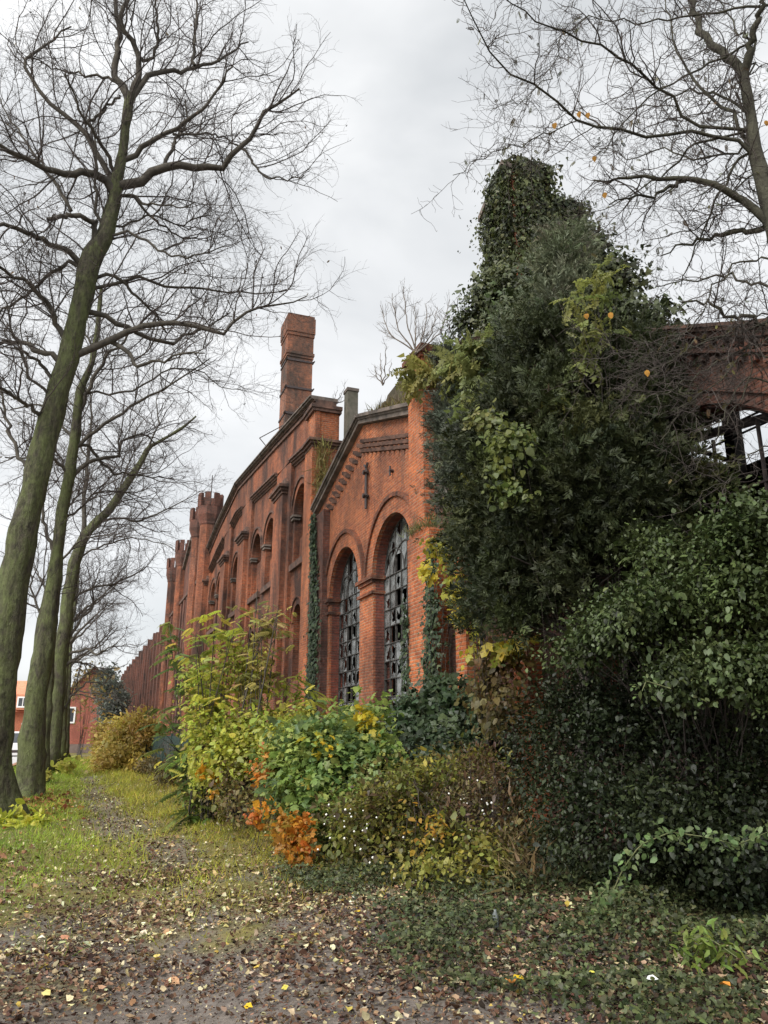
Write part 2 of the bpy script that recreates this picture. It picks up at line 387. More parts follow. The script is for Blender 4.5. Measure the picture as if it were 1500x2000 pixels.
def shrub(name, label, cat, blobs, n, tmpl, size, cols, wts=None, mat=None, base=None, nclump=60, sig=.13, droop=.35, upn=.6,
          stems=14, stem_r=.012, shell=.5, group=None, foliage='foliage', stem_mat=None, along=0.0, flat=None):
    mat = mat or M_LEAF
    vol = np.array([b[1][0] * b[1][1] * b[1][2] for b in blobs]) ** .7; vol /= vol.sum()
    bi = rng.choice(len(blobs), nclump, p=vol)
    cen = np.array([blobs[i][0] for i in bi]); rad = np.array([blobs[i][1] for i in bi])
    u = unit(rng.normal(size=(nclump, 3))); u[:, 2] = np.where(u[:, 2] < -.5, -u[:, 2], u[:, 2])
    rr = rng.uniform(shell, 1.05, (nclump, 1)) ; loc = u * rr * rad
    axes = np.stack([RV, FV, UP])
    cl = cen + loc @ axes
    if base is None: base = np.array([cen[:, 0].mean(), cen[:, 1].mean(), 0.0])
    base = np.asarray(base, float)
    outw = unit((u / np.maximum(rad, .05)) @ axes)
    cnt = rng.multinomial(n, rng.dirichlet(np.full(nclump, 3.0)))
    k = np.repeat(np.arange(nclump), cnt)
    g = rng.normal(0, 1, (n, 3)) * sig
    if along: g += outw[k] * np.abs(rng.normal(0, along, (n, 1)))
    pos = cl[k] + g
    pos[:, 2] = np.maximum(pos[:, 2], base[2] + .02 + rng.uniform(0, .08, n))
    d = outw[k] * .7 + rng.normal(0, .55, (n, 3)) + np.array([0, 0, -droop])
    nr = outw[k] * .7 + np.array([0, 0, upn]) + rng.normal(0, .45, (n, 3))
    if flat is not None: nr += np.asarray(flat)
    s = size * np.clip(rng.lognormal(-.05, .38, n), .4, 2.1)
    cv = palette(nclump, cols, wts, .28)
    cc = palette(n, cols, wts); mixk = rng.uniform(.2, .6, (n, 1)); cc = cc * mixk + cv[k] * (1 - mixk)
    t = thing(name, label, cat, base, group)
    v, f, c = instance(tmpl, pos, d, nr, s, cc, .03)
    link_mesh(foliage, v, f, mat, t, col=c)
    if stems:
        pick = rng.choice(nclump, min(stems, nclump), replace=False)
        P = []
        for i in pick:
            b0 = base + np.array([rng.normal(0, .12), rng.normal(0, .12), -.05])
            e = cl[i]; mid = b0 * .5 + e * .5 + np.array([0, 0, .18 * np.linalg.norm(e - b0)]) + rng.normal(0, .08, 3)
            P.append(resample([b0, b0*.75+mid*.3+rng.normal(0,.04,3)*0, mid, e], 9) + rng.normal(0, .02, (9, 3)))
        P = np.array(P); R = np.linspace(stem_r, stem_r * .3, 9)[None] * rng.uniform(.6, 1.2, (len(P), 1))
        v, f = tubes(P, R, 4); link_mesh('stem', v, [f], stem_mat or M_TWIG, t, True)
    return t

# ---- bare trees
def offshoots(P, R, dens, t0, ang, length, nseg, wig, upb, rr, rmin, taper=.35, lenfall=.5, flat=None):
    n, m, _ = P.shape
    Ls = np.linalg.norm(np.diff(P, axis=1), axis=2).sum(1)
    cnt = rng.poisson(dens * Ls * (1 - t0)); k = np.repeat(np.arange(n), cnt); M = len(k)
    t = rng.uniform(t0, 1, M); f = t * (m - 1); i = np.minimum(f.astype(int), m - 2); a = (f - i)[:, None]
    pos = P[k, i] * (1 - a) + P[k, i + 1] * a
    tan = unit(P[k, i + 1] - P[k, i]); r = R[k, i] * (1 - a[:, 0]) + R[k, i + 1] * a[:, 0]
    pr = rng.normal(size=(M, 3)); pr[:, 2] *= .8; pr = unit(pr - (pr * tan).sum(1, keepdims=True) * tan)
    A = np.radians(rng.normal(ang, 14, M))[:, None]
    d = unit(np.cos(A) * tan + np.sin(A) * pr + np.array([0, 0, upb]))
    ln = length * (1 - lenfall * t) * rng.uniform(.55, 1.25, M)
    Q = np.empty((M, nseg + 1, 3)); Q[:, 0] = pos
    for s in range(nseg):
        d = unit(d + rng.normal(0, wig, (M, 3)) + np.array([0, 0, upb * .35])); Q[:, s + 1] = Q[:, s] + d * (ln / nseg)[:, None]
    r0 = np.maximum(np.minimum(r * .7, rr * rng.uniform(.7, 1.3, M)), rmin)
    RR = r0[:, None] * np.linspace(1, taper, nseg + 1)[None]
    return Q, np.maximum(RR, rmin * .6)
def limb(px, d, r0, r1, off=0.0, m=16, kink=.03):
    pts = np.array([pd(x, y, d + off * (i / max(1, len(px) - 1)) ** 1.2) for i, (x, y) in enumerate(px)])
    q = resample(pts, m); q[1:-1] += rng.normal(0, kink, (m - 2, 3))
    return q, np.linspace(r0 * .8, r1 * .7, m)
def bare_tree(name, label, base, trunk_px, d, limbs, levels, group=None, bark=None, twig=None, trunk_off=0.0, sides=18, flare=1.5, extra=None, limb_bark=None, seeds=0):
    t = thing(name, label, 'tree', base, group)
    pts = np.array([pd(x, y, d + trunk_off * i / len(trunk_px)) for i, (x, y, h) in enumerate(trunk_px)])
    rad = []
    for (x, y, h), p in zip(trunk_px, pts):
        depth = (p - np.array([0, 0, EYE])) @ (FV * cT + UP * sT); rad.append(h * depth / 1500.0 * (.80 if y < 1100 else .90))
    pts = np.vstack([[base[0], base[1], -.25], [base[0], base[1], .03], pts]); rad = [rad[0] * flare * 1.08, rad[0] * flare] + rad
    Q = resample(np.column_stack([pts, rad]), 70)
    P1 = Q[None, :, :3]; R1 = Q[None, :, 3]
    v, f = tubes(P1, R1, sides)
    # burls, ribs and root flare
    c = np.repeat(Q[:, :3], sides, 0); a = np.tile(np.arange(sides), 70); rr = np.repeat(Q[:, 3], sides)
    z = c[:, 2]
    kn = np.zeros(len(z))
    for _ in range(26):
        kz, ka, kh, kr = rng.uniform(.4, z.max()), rng.uniform(0, sides), rng.uniform(.08, .26), rng.uniform(.10, .30)
        da = np.abs(a - ka); da = np.minimum(da, sides - da) * 2 * np.pi / sides * rr
        kn += kh * np.exp(-((z - kz) ** 2 + da ** 2) / kr ** 2)
    lump = kn + .05 * np.sin(a * 3.0 + z * .6) + .06 * np.sin(a * 2.1 + z * 1.3 + d) + .05 * np.sin(z * 3.7 + a * 1.0 + d) + .035 * rng.normal(size=len(z)) + .24 * np.exp(-np.maximum(z, 0) / .40) * np.sin(a * 2 * np.pi * 5 / sides + d)
    v = c + (v - c) * (1 + lump)[:, None]
    link_mesh('trunk', v, [f], bark or M_BARK, t, True)
    for l in limbs:                               # root every limb in the wood it grows from
        dd = np.linalg.norm(Q[:, :3] - l[0][0], axis=1); q_ = int(dd.argmin())
        if dd[q_] < Q[q_, 3] + .55: l[0][0] = Q[max(q_ - 1, 0), :3]
    LP = np.array([l[0] for l in limbs]) if limbs else np.zeros((0, 16, 3)); LR = np.array([l[1] for l in limbs]) if limbs else np.zeros((0, 16))
    parts = []
    if len(LP):
        v, f = tubes(LP, LR, 7); link_mesh('limb', v, [f], limb_bark or bark or M_BARK2, t, True)
    # twigs spring from limbs and the upper trunk
    up = resample(Q[40:], 16)
    cur = [(np.concatenate([LP, up[None, :, :3]]) if len(LP) else up[None, :, :3], np.concatenate([LR, up[None, :, 3]]) if len(LP) else up[None, :, 3])]
    for lv in levels:
        nxt = []
        for P, R in cur:
            Qc, Rc = offshoots(P, R, *lv['a'], **lv.get('k', {}))
            if len(Qc): nxt.append((Qc, Rc)); parts.append(tubes(Qc, Rc, lv.get('s', 3)))
        cur = cur + nxt if lv.get('keep', True) else nxt
        if lv.get('drop'): cur = cur[-len(nxt):]
    v, f = join(parts); link_mesh('crown', v, [f], twig or M_TWIG, t)
    if seeds:                                     # a few dry leaves and seed bracts still hanging on
        e_ = np.concatenate([q[0][:, -1] for q in cur[-1:]]); e_ = e_[rng.choice(len(e_), seeds)]
        v, f, c = instance(T_LANCE, e_, rng.normal(0, .5, (seeds, 3)) - UP * .9, rng.normal(0, 1, (seeds, 3)), rng.uniform(.05, .13, seeds), palette(seeds, [(.05, .04, .03), (.09, .06, .04), (.12, .09, .04)]))
        link_mesh('dry_leaf_remnant', v, f, M_DRY, t, col=c)['kind'] = 'stuff'
    return t, cur

# ================================================================== THE SETTING
def ground_z(X, Y):
    X = np.asarray(X, float); Y = np.asarray(Y, float)
    z = .05 * np.sin(X * 1.1 + Y * .35) * np.sin(Y * .5 + .7) + .025 * np.sin(X * 2.9 - Y * 1.7)
    bank = 1 / (1 + np.exp(-(X - 3.4) * 2.2)); z = z + bank * .22
    z = z - .10 * np.exp(-((X - .65) / .7) ** 2) * (Y > 0)
    return z * np.exp(-np.maximum(np.hypot(X, Y) - 60, 0) / 40)
M_GROUND, t, b = newmat('turf_and_bare_earth')
P = node(t, 'ShaderNodeNewGeometry').outputs['Position']
sp = node(t, 'ShaderNodeSeparateXYZ'); t.links.new(P, sp.inputs[0])
n1 = noise(t, P, .9, 6, .62); n2 = noise(t, P, 14, 5, .7); n3 = noise(t, P, 3.2, 5, .65)
grass = mixc(t, ramp(t, n3, [(.35, 0), (.65, 1)]), (.105, .11, .03), (.19, .155, .055))
grass = mixc(t, ramp(t, noise(t, P, .35, 4), [(.45, 0), (.65, .6)]), grass, (.20, .15, .06))
dirt = mixc(t, ramp(t, n2, [(.3, 0), (.7, 1)]), (.055, .046, .040), (.21, .18, .155))
dirt = mixc(t, ramp(t, n3, [(.4, 0), (.7, .7)]), dirt, (.16, .135, .115))
near = math_(t, 'ADD', math_(t, 'MULTIPLY', math_(t, 'SUBTRACT', sp.outputs[1], 9.9), -.30), math_(t, 'MULTIPLY', math_(t, 'SUBTRACT', n1, .5), 5.0))
near = ramp(t, near, [(.0, 0), (.9, 1)])
xx = math_(t, 'ABSOLUTE', math_(t, 'SUBTRACT', sp.outputs[0], .55))
track = math_(t, 'ADD', math_(t, 'MULTIPLY', math_(t, 'SUBTRACT', .75, xx), 1.1), math_(t, 'MULTIPLY', math_(t, 'SUBTRACT', noise(t, P, .42, 4, .6), .56), 9.0))
track = ramp(t, track, [(.35, 0), (1.0, .85)])
fm = math_(t, 'MAXIMUM', near, track)
wobx = math_(t, 'ADD', sp.outputs[0], math_(t, 'MULTIPLY', math_(t, 'SUBTRACT', n3, .5), .9)); woby = math_(t, 'ADD', sp.outputs[1], math_(t, 'MULTIPLY', math_(t, 'SUBTRACT', n1, .5), 1.6))
for (cx_, cy_, rx_, ry_) in ((1.0, 16.6, .75, 2.3), (.85, 23.5, .6, 2.8), (.6, 35, .4, 4), (1.45, 12.6, .5, 2.0), (.9, 19.8, .45, 2.4), (.75, 29, .4, 4)):
    dx_ = math_(t, 'POWER', math_(t, 'ABSOLUTE', math_(t, 'MULTIPLY', math_(t, 'SUBTRACT', wobx, cx_), 1 / rx_)), 2.0)
    dy_ = math_(t, 'POWER', math_(t, 'ABSOLUTE', math_(t, 'MULTIPLY', math_(t, 'SUBTRACT', woby, cy_), 1 / ry_)), 2.0)
    fm = math_(t, 'MAXIMUM', fm, ramp(t, math_(t, 'SUBTRACT', 1.0, math_(t, 'ADD', dx_, dy_)), [(.0, 0), (.6, .7)]))
colr = mixc(t, fm, grass, dirt)
shade = ramp(t, math_(t, 'ADD', sp.outputs[0], math_(t, 'MULTIPLY', n3, 1.2)), [(.0, 0), (1.0, 1)])
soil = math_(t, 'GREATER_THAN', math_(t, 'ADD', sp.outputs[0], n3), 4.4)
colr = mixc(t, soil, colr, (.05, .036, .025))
t.links.new(colr, b.inputs['Base Color']); b.inputs['Roughness'].default_value = .95
bump(t, b, math_(t, 'ADD', n2, math_(t, 'MULTIPLY', n3, 1.5)), .8, .03)
xs = np.concatenate([np.linspace(-900, -20, 14)[:-1], np.linspace(-20, -6, 20)[:-1], np.linspace(-6, 10, 90), np.linspace(10, 900, 18)[1:]])
ys = np.concatenate([np.linspace(-300, 0, 8)[:-1], np.linspace(0, 30, 130), np.linspace(30, 120, 60)[1:], np.linspace(120, 1500, 16)[1:]])
GX, GY = np.meshgrid(xs, ys, indexing='ij'); GZ = ground_z(GX, GY)
a = np.arange(len(xs) - 1)[:, None] * len(ys) + np.arange(len(ys) - 1)[None]
gf = np.stack([a, a + len(ys), a + len(ys) + 1, a + 1], -1).reshape(-1, 4)
g = link_mesh('ground', np.stack([GX, GY, GZ], -1).reshape(-1, 3), [gf], M_GROUND, None, True); g['kind'] = 'structure'

# street beyond the trees
mb = MB(); mb.box(-14, -3.3, 12, 98, -.2, .085)
o = mb.build('road', noisy('pale_paving', (.42, .41, .40), (.52, .51, .50), 5, .7, .2, .004)); o['kind'] = 'structure'
mb = MB(); mb.box(-3.3, -3.05, 12, 98, -.2, .13)
o = mb.build('kerb', noisy('brick_kerb', (.30, .13, .085), (.38, .22, .16), 6, .9, .3, .006)); o['kind'] = 'structure'

# ================================================================== FACTORY
def arch_pts(yc, hw, zs, z0, n=18):
    p = [(yc - hw, z0), (yc + hw, z0)]
    for i in range(n + 1):
        a = math.pi * i / n; p.append((yc + hw * math.cos(a), zs + hw * math.sin(a)))
    return p
def rake(mb, pts, h, x0, x1, dz=0):
    for (ya, za), (yb, zb) in zip(pts, pts[1:]): mb.prism([(ya, za + dz), (yb, zb + dz), (yb, zb + dz + h), (ya, za + dz + h)], x0, x1)
def interp(pts, y):
    ys_ = [p[0] for p in pts]; zs_ = [p[1] for p in pts]
    return float(np.interp(y, ys_, zs_))
M_GLASS, t, b = newmat('dusty_glass')
Pg = node(t, 'ShaderNodeNewGeometry').outputs['Position']
t.links.new(mixc(t, ramp(t, noise(t, Pg, 3, 4), [(.35, 0), (.7, 1)]), (.07, .078, .078), (.36, .375, .375)), b.inputs['Base Color'])
b.inputs['Roughness'].default_value = .22; b.inputs['Specular IOR Level'].default_value = .9; b.inputs['Alpha'].default_value = .75
M_BAR = noisy('window_iron', (.030, .027, .025), (.085, .08, .075), 9, .6, .2, .003)

def glazed(parent, yc, hw, zs, z0, X, cols, ph, seed, broken=.66):
    r = random.Random(seed)
    wn = thing('window', '', '', (X, yc, z0)); del wn['label']; del wn['category']
    wn.parent = parent; wn.location = tuple(np.array((X, yc, z0)) - base_of(parent))
    mb = MB(); bw = .015
    def top(dy): return zs + math.sqrt(max(0, hw * hw - dy * dy))
    cw = 2 * hw / cols
    for i in range(cols + 1):
        dy = -hw + i * cw; w_ = .035 if i in (0, cols) else bw
        zt = top(dy) if abs(dy) < hw - .01 else zs
        mb.box(X - .03, X + .03, yc + dy - w_/2, yc + dy + w_/2, z0, zt)
    rows = int((zs - z0) / ph) + 1; zz = [z0 + k * (zs - z0) / rows for k in range(rows + 1)]
    for z in zz: mb.box(X - .034, X + .034, yc - hw, yc + hw, z - .011, z + .011)
    for rr_ in (hw * .995, hw * .55): mb.ring(yc, zs, rr_ - .03, rr_, X - .028, X + .028)
    for s_ in (-1, 1): mb.ring(yc + s_ * hw * .5, zs, hw * .5 - .02, hw * .5, X - .026, X + .026, 12)
    mb.build('frame', M_BAR, wn)
    gm = MB(); zz2 = zz + [zs + hw * q for q in (.35, .68, 1.0)]
    for i in range(cols):
        ya, yb = yc - hw + i * cw, yc - hw + (i + 1) * cw
        for k in range(len(zz2) - 1):
            za, zb = zz2[k], zz2[k + 1]; q = r.random(); high = za >= zs - ph
            if za > top((ya + yb) / 2 - yc) - .02: continue
            pr = .24 if high else broken
            tilt = r.uniform(-.012, .012)
            cor = [(ya, za), (yb, za), (yb, min(zb, top(yb - yc))), (ya, min(zb, top(ya - yc)))]
            if q > pr:
                gm.add([(X + tilt, *cor[0]), (X - tilt, *cor[1]), (X - tilt, *cor[2]), (X + tilt, *cor[3])], [(0, 1, 2, 3)])
            elif q > pr * .30:
                n = 12; vs = []; cy, cz = (ya + yb) / 2 + r.uniform(-.06, .06), (za + min(zb, top((ya+yb)/2 - yc))) / 2 + r.uniform(-.1, .1)
                per = []
                for e in range(4):
                    for m_ in range(3):
                        f_ = m_ / 3; p0, p1 = cor[e], cor[(e + 1) % 4]; per.append((p0[0]*(1-f_)+p1[0]*f_, p0[1]*(1-f_)+p1[1]*f_))
                for p in per: vs.append((X, *p))
                for p in per:
                    f_ = r.uniform(.25, .98); vs.append((X, cy + (p[0]-cy)*f_, cz + (p[1]-cz)*f_))
                gm.add(vs, [(m_, (m_+1) % n, n + (m_+1) % n, n + m_) for m_ in range(n)])
    gm.build('pane', M_GLASS, wn)
    return wn
def capital(parent, y0, y1, z, X, mat):
    mb = MB(); mb.box(X - .07, X + .34, y0 - .05, y1 + .05, z - .42, z - .34); mb.box(X - .05, X + .34, y0 - .02, y1 + .02, z - .12, z - .03)
    mb.box(X - .11, X + .34, y0 - .09, y1 + .09, z - .03, z + .07)
    return mb.build('capital', mat, parent)

# ---------- two-window gabled hall
MH = thing('gabled_hall', 'orange brick gabled hall with two tall arched broken windows and an iron wall anchor', 'building', (7, 20, 0))
X0 = 7.0
COP = [(15.4, 9.02), (19.95, 10.50), (24.7, 8.95)]
W1, W2, HW, ZS, Z0 = 21.53, 17.62, 1.40, 5.70, 1.7
mb = MB(); mb.prism([(15.4, -.3), (24.7, -.3), (24.7, 8.93), (19.95, 10.48), (15.4, 9.0)], X0, X0 + .55, [arch_pts(W1, HW, ZS, Z0), arch_pts(W2, HW, ZS, Z0)])
mb.build('wall', M_BRICK, MH)
for wy in (W1, W2):
    mb = MB(); mb.ring(wy, ZS, HW + .004, HW + .42, X0 - .05, X0 + .1); mb.build('arch', M_BRICK, MH)
    mb = MB(); mb.ring(wy, ZS, HW + .42, HW + .53, X0 - .11, X0 + .1); mb.build('hood_mould', M_BRICKH, MH)
    # dark red brick soffit of the reveal
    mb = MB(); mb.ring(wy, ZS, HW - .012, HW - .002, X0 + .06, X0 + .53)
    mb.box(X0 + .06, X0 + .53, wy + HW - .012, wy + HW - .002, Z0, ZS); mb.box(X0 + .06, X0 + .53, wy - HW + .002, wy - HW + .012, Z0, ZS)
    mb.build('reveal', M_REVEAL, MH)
    mb = MB(); mb.box(X0 - .1, X0 + .5, wy - HW - .05, wy + HW + .05, Z0 - .18, Z0); mb.build('sill', M_MOULD, MH)
glazed(MH, W1, HW - .015, ZS, Z0, X0 + .33, 7, .46, 11)
glazed(MH, W2, HW - .015, ZS, Z0, X0 + .33, 7, .46, 5)
capital(MH, W2 + HW, W1 - HW, ZS, X0 - .004, M_BRICKH)
capital(MH, W1 + HW, W1 + HW + .35, ZS, X0 - .004, M_BRICKH)
mb = MB(); rake(mb, COP, .13, X0 - .16, X0 + .6, .0); rake(mb, COP, .10, X0 - .26, X0 + .62, .19); rake(mb, COP, .06, X0 - .2, X0 + .61, .13)
mb.build('coping', M_COPING, MH)
# dog-tooth brick frieze under the coping
mb = MB(); FR = [(16.3, 8.42), (19.95, 9.60), (24.3, 8.20)]
y = 16.4
while y < 24.2:
    for k in range(3):
        yy = y + (k % 2) * .17; z = interp(FR, yy) + k * .15
        mb.add([(X0 - .15, yy, z), (X0 + .02, yy - .085, z), (X0 + .02, yy + .085, z), (X0 - .15, yy, z + .105), (X0 + .02, yy - .085, z + .105), (X0 + .02, yy + .085, z + .105)],
               [(0, 1, 4, 3), (0, 3, 5, 2), (3, 4, 5), (0, 2, 1)])
    y += .34
mb.build('frieze', M_MOULD, MH)
# iron wall anchor
mb = MB(); ay = 19.45
mb.bar((X0 - .08, ay, 8.95), (X0 - .08, ay, 7.75), .045)
for z in (8.80, 8.10):
    mb.bar((X0 - .09, ay - .17, z), (X0 - .09, ay + .17, z + .05), .04); mb.bar((X0 - .02, ay, z + .02), (X0 - .18, ay, z + .02), .075)
mb.bar((X0 - .08, ay, 8.95), (X0 - .08, ay - .13, 9.08), .04); mb.bar((X0 - .08, ay, 8.95), (X0 - .08, ay + .13, 9.08), .04)
mb.build('wall_anchor', M_IRON, MH)
mb = MB(); mb.bar((X0 - .12, 17.55, 8.25), (X0 + .02, 17.55, 8.25), .05); mb.bar((X0 - .1, 17.55, 8.38), (X0 - .1, 17.55, 8.12), .03); mb.build('wall_anchor', M_IRON, MH)
# right-hand buttress and its tall pillar
mb = MB(); mb.box(6.72, 7.0, 15.0, 15.86, 6.0, 9.35); mb.box(6.72, 7.65, 15.0, 15.86, 9.35, 10.25); mb.build('pillar', M_BRICK, MH)
mb = MB(); mb.box(6.66, 7.70, 14.95, 15.91, 10.25, 10.36); mb.box(6.60, 7.76, 14.9, 15.96, 10.36, 10.50); mb.box(6.66, 7.7, 14.95, 15.91, 10.5, 10.6); mb.build('pillar_cap', M_BRICKH, MH)
mb = MB(); mb.box(6.6, 6.9975, 14.5, 15.7, -.3, 5.9); mb.prism([(14.5, 5.9), (15.7, 5.9), (15.7, 6.0), (15.0, 6.1)], 6.65, 6.997); mb.build('buttress', M_BRICK, MH)
mb = MB(); mb.box(6.78, 6.9975, 23.15, 24.62, -.3, 8.75); mb.build('corner_pier', M_BRICKD, MH)
mb = MB(); mb.box(X0 + .6, 24, 15.4, 15.6, -.3, 8.9); mb.box(X0 + .6, 24, 24.4, 24.6, -.3, 8.9); mb.box(23.8, 24, 15.6, 24.4, -.3, 9)
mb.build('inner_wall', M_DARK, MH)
mb = MB(); mb.prism([(15.4, 8.7), (19.95, 10.2), (24.7, 8.6), (24.7, 8.7), (19.95, 10.32), (15.4, 8.82)], X0 + .6, 24); mb.build('roof', M_DARK, MH)  # unseen dark roof added to keep daylight out of this hall
# ruined parapet behind the gable
mb = MB(); mb.prism([(15.9, 9.2), (20.4, 9.2), (20.4, 10.9), (19.9, 11.55), (18.9, 11.62), (17.4, 11.15), (15.9, 10.7)], 7.75, 8.1)
for k in range(9):
    yy = 16.3 + k * .44; mb.box(7.62, 7.747, yy, yy + .22, 10.3 + .05 * k, 10.75 + .07 * k)
mb.build('ruined_parapet', M_CRUST, MH)

# ---------- great hall
GH = thing('great_hall', 'tall stained brick hall with shallow gable parapet, deep pilaster bays and arched windows', 'building', (7, 38, 0))
TOP = [(25.15, 13.25), (31.5, 13.9), (40.6, 14.72), (46.5, 14.0), (52.2, 12.9)]
XR = 7.15
strips = [(28.7, 31.2), (36.7, 39.2), (42.4, 44.6), (49.8, 52.2)]
wins = [27.55, 33.0, 36.05, 41.75, 47.6]
wins = [27.45, 32.65, 35.55, 40.8, 46.2, 48.6]
holes = [arch_pts(y_, .98, 10.0, 8.0) for y_ in wins] + [arch_pts(y_, .62, 5.7, 3.6) for y_ in wins]
mb = MB(); mb.prism([(25.5, -.3), (52.2, -.3)] + [(p[0] if i else 25.5, p[1] - .02) for i, p in reversed(list(enumerate(TOP)))], XR, XR + .5, holes); mb.build('wall', M_BRICKH, GH)
for y_ in wins:
    mb = MB(); mb.ring(y_, 10.0, .984, 1.22, XR - .05, XR + .05); mb.build('arch', M_BRICKH, GH)
    mb = MB(); mb.ring(y_, 10.0, 1.22, 1.30, XR - .11, XR + .05); mb.build('hood_mould', M_MOULD, GH)
    mb = MB(); mb.box(XR + .22, XR + .42, y_ - .976, y_ + .976, 8.0, 9.35 + .35 * math.sin(y_ * 5)); mb.build('window_infill', M_BRICKH, GH)
    mb = MB(); mb.box(XR - .14, XR + .3, y_ - 1.15, y_ + 1.15, 7.74, 7.99); mb.build('sill', M_MOULD, GH)
    mb = MB(); mb.box(XR - .08, XR + .21, y_ + .90, y_ + 1.35, 9.80, 9.88); mb.box(XR - .12, XR + .21, y_ + .86, y_ + 1.38, 9.92, 10.0); mb.build('impost', M_COPING, GH)
    mb = MB(); mb.ring(y_, 5.7, .624, .86, XR - .05, XR + .05); mb.ring(y_, 5.7, .86, .92, XR - .10, XR + .05); mb.build('arch', M_BRICKH, GH)
# frieze band, corbelled cornice, stepped coping
mb = MB(); rake(mb, TOP, 1.28, 7.0, XR - .003, -1.28); mb.build('frieze', M_BRICKH, GH)
bays = [(26.2, 28.7), (31.2, 36.7), (39.2, 42.4), (44.6, 49.8)]
for ya, yb in bays:
    mb = MB()
    for k, (p_, dz) in enumerate(((.02, -1.52), (.10, -1.44), (.18, -1.36), (.25, -1.28))):
        za, zb = interp(TOP, ya), interp(TOP, yb); pts = [(ya, za)] + [p for p in TOP if ya < p[0] < yb] + [(yb, zb)]
        rake(mb, pts, .078, XR - .04 - p_, XR - .002, dz)
    mb.build('cornice', M_MOULD, GH)
mb = MB(); T2 = [(25.1, 13.25)] + TOP[1:]
rake(mb, T2, .09, 6.92, 7.75, .0); rake(mb, T2, .12, 6.96, 7.75, .09); rake(mb, T2, .08, 6.90, 7.75, .21)
mb.build('string_course', M_MOULD, GH)
mb = MB(); rake(mb, T2, .07, 6.78, 7.8, .29); rake(mb, T2, .06, 6.72, 7.8, .36); mb.build('coping', M_COPING, GH)
for ya, yb in strips:
    ym = (ya + yb) / 2; mb = MB(); mb.box(7.0, XR - .004, ya, yb, -.3, interp(TOP, ym) - 1.27); mb.build('pier', M_BRICKH, GH)
    h_ = min(.78, (yb - ya) / 2 - .3)
    mb = MB(); mb.box(6.8, 6.997, ym - h_, ym + h_, -.3, 11.1); mb.build('pilaster', M_BRICKH, GH)
    mb = MB()
    for k, (e, za) in enumerate(((.05, 11.1), (.12, 11.22), (.20, 11.34))): mb.box(6.8 - e, 6.996, ym - h_ - e, ym + h_ + e, za, za + .118)
    mb.prism([(ym - h_ - .2, 11.46), (ym + h_ + .2, 11.46), (ym + h_, 11.75), (ym - h_, 11.75)], 6.86, 6.994); mb.build('pilaster_cap', M_MOULD, GH)
# corner pier facing the viewer
mb = MB(); mb.box(6.9, 7.95, 25.18, 26.2, -.3, 12.0); mb.box(6.96, 7.9, 25.2, 26.18, 12.0, 13.1); mb.build('corner_pier', M_BRICK, GH)
mb = MB()
for e, za in ((.0, 11.7), (.08, 11.8), (.16, 11.9)): mb.box(6.88 - e, 8.0 + e * .5, 25.16 - e, 26.2, za, za + .098)
mb.build('pier_cornice', M_MOULD, GH); mb = MB(); mb.box(6.86, 7.96, 25.1, 26.22, 13.1, 13.22); mb.box(6.8, 7.98, 25.06, 26.24, 13.22, 13.36); mb.build('pier_cap', M_MOULD, GH)
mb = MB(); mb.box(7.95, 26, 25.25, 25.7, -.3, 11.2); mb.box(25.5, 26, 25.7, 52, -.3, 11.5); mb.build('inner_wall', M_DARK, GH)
mb = MB(); mb.prism([(25.3, 11.2), (40.6, 13.9), (52.2, 11.2), (52.2, 11.4), (40.6, 14.1), (25.3, 11.4)], XR + .5, 26); mb.build('roof', M_DARK, GH)  # unseen dark roof, added so the great hall stays dark inside

# ---------- turreted block
TB = thing('turreted_block', 'sooty brick block with four crenellated octagonal turrets at its roofline', 'building', (7, 63, 0))
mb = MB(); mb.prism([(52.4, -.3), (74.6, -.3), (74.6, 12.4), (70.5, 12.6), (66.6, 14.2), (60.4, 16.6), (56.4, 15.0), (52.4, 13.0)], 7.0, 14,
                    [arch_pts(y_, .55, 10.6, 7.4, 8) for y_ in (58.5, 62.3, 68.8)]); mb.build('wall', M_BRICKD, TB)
mb = MB(); mb.box(7.5, 7.6, 57, 71, 6.5, 12); mb.build('inner_wall', M_DARK, TB)
mb = MB(); rake(mb, [(56.6, 15.05), (60.4, 16.6), (66.4, 14.25)], .22, 6.78, 7.4); mb.build('coping', M_COPING, TB)
for y_ in (57.6, 59.8, 61.4, 63.2, 67.2, 70.4):
    mb = MB(); mb.box(6.75, 6.997, y_ - .3, y_ + .3, -.3, 11.9); mb.build('pilaster', M_BRICKD, TB)
mb = MB(); mb.box(6.72, 6.995, 52.6, 74.4, 12.0, 12.22); mb.build('string_course', M_MOULD, TB)
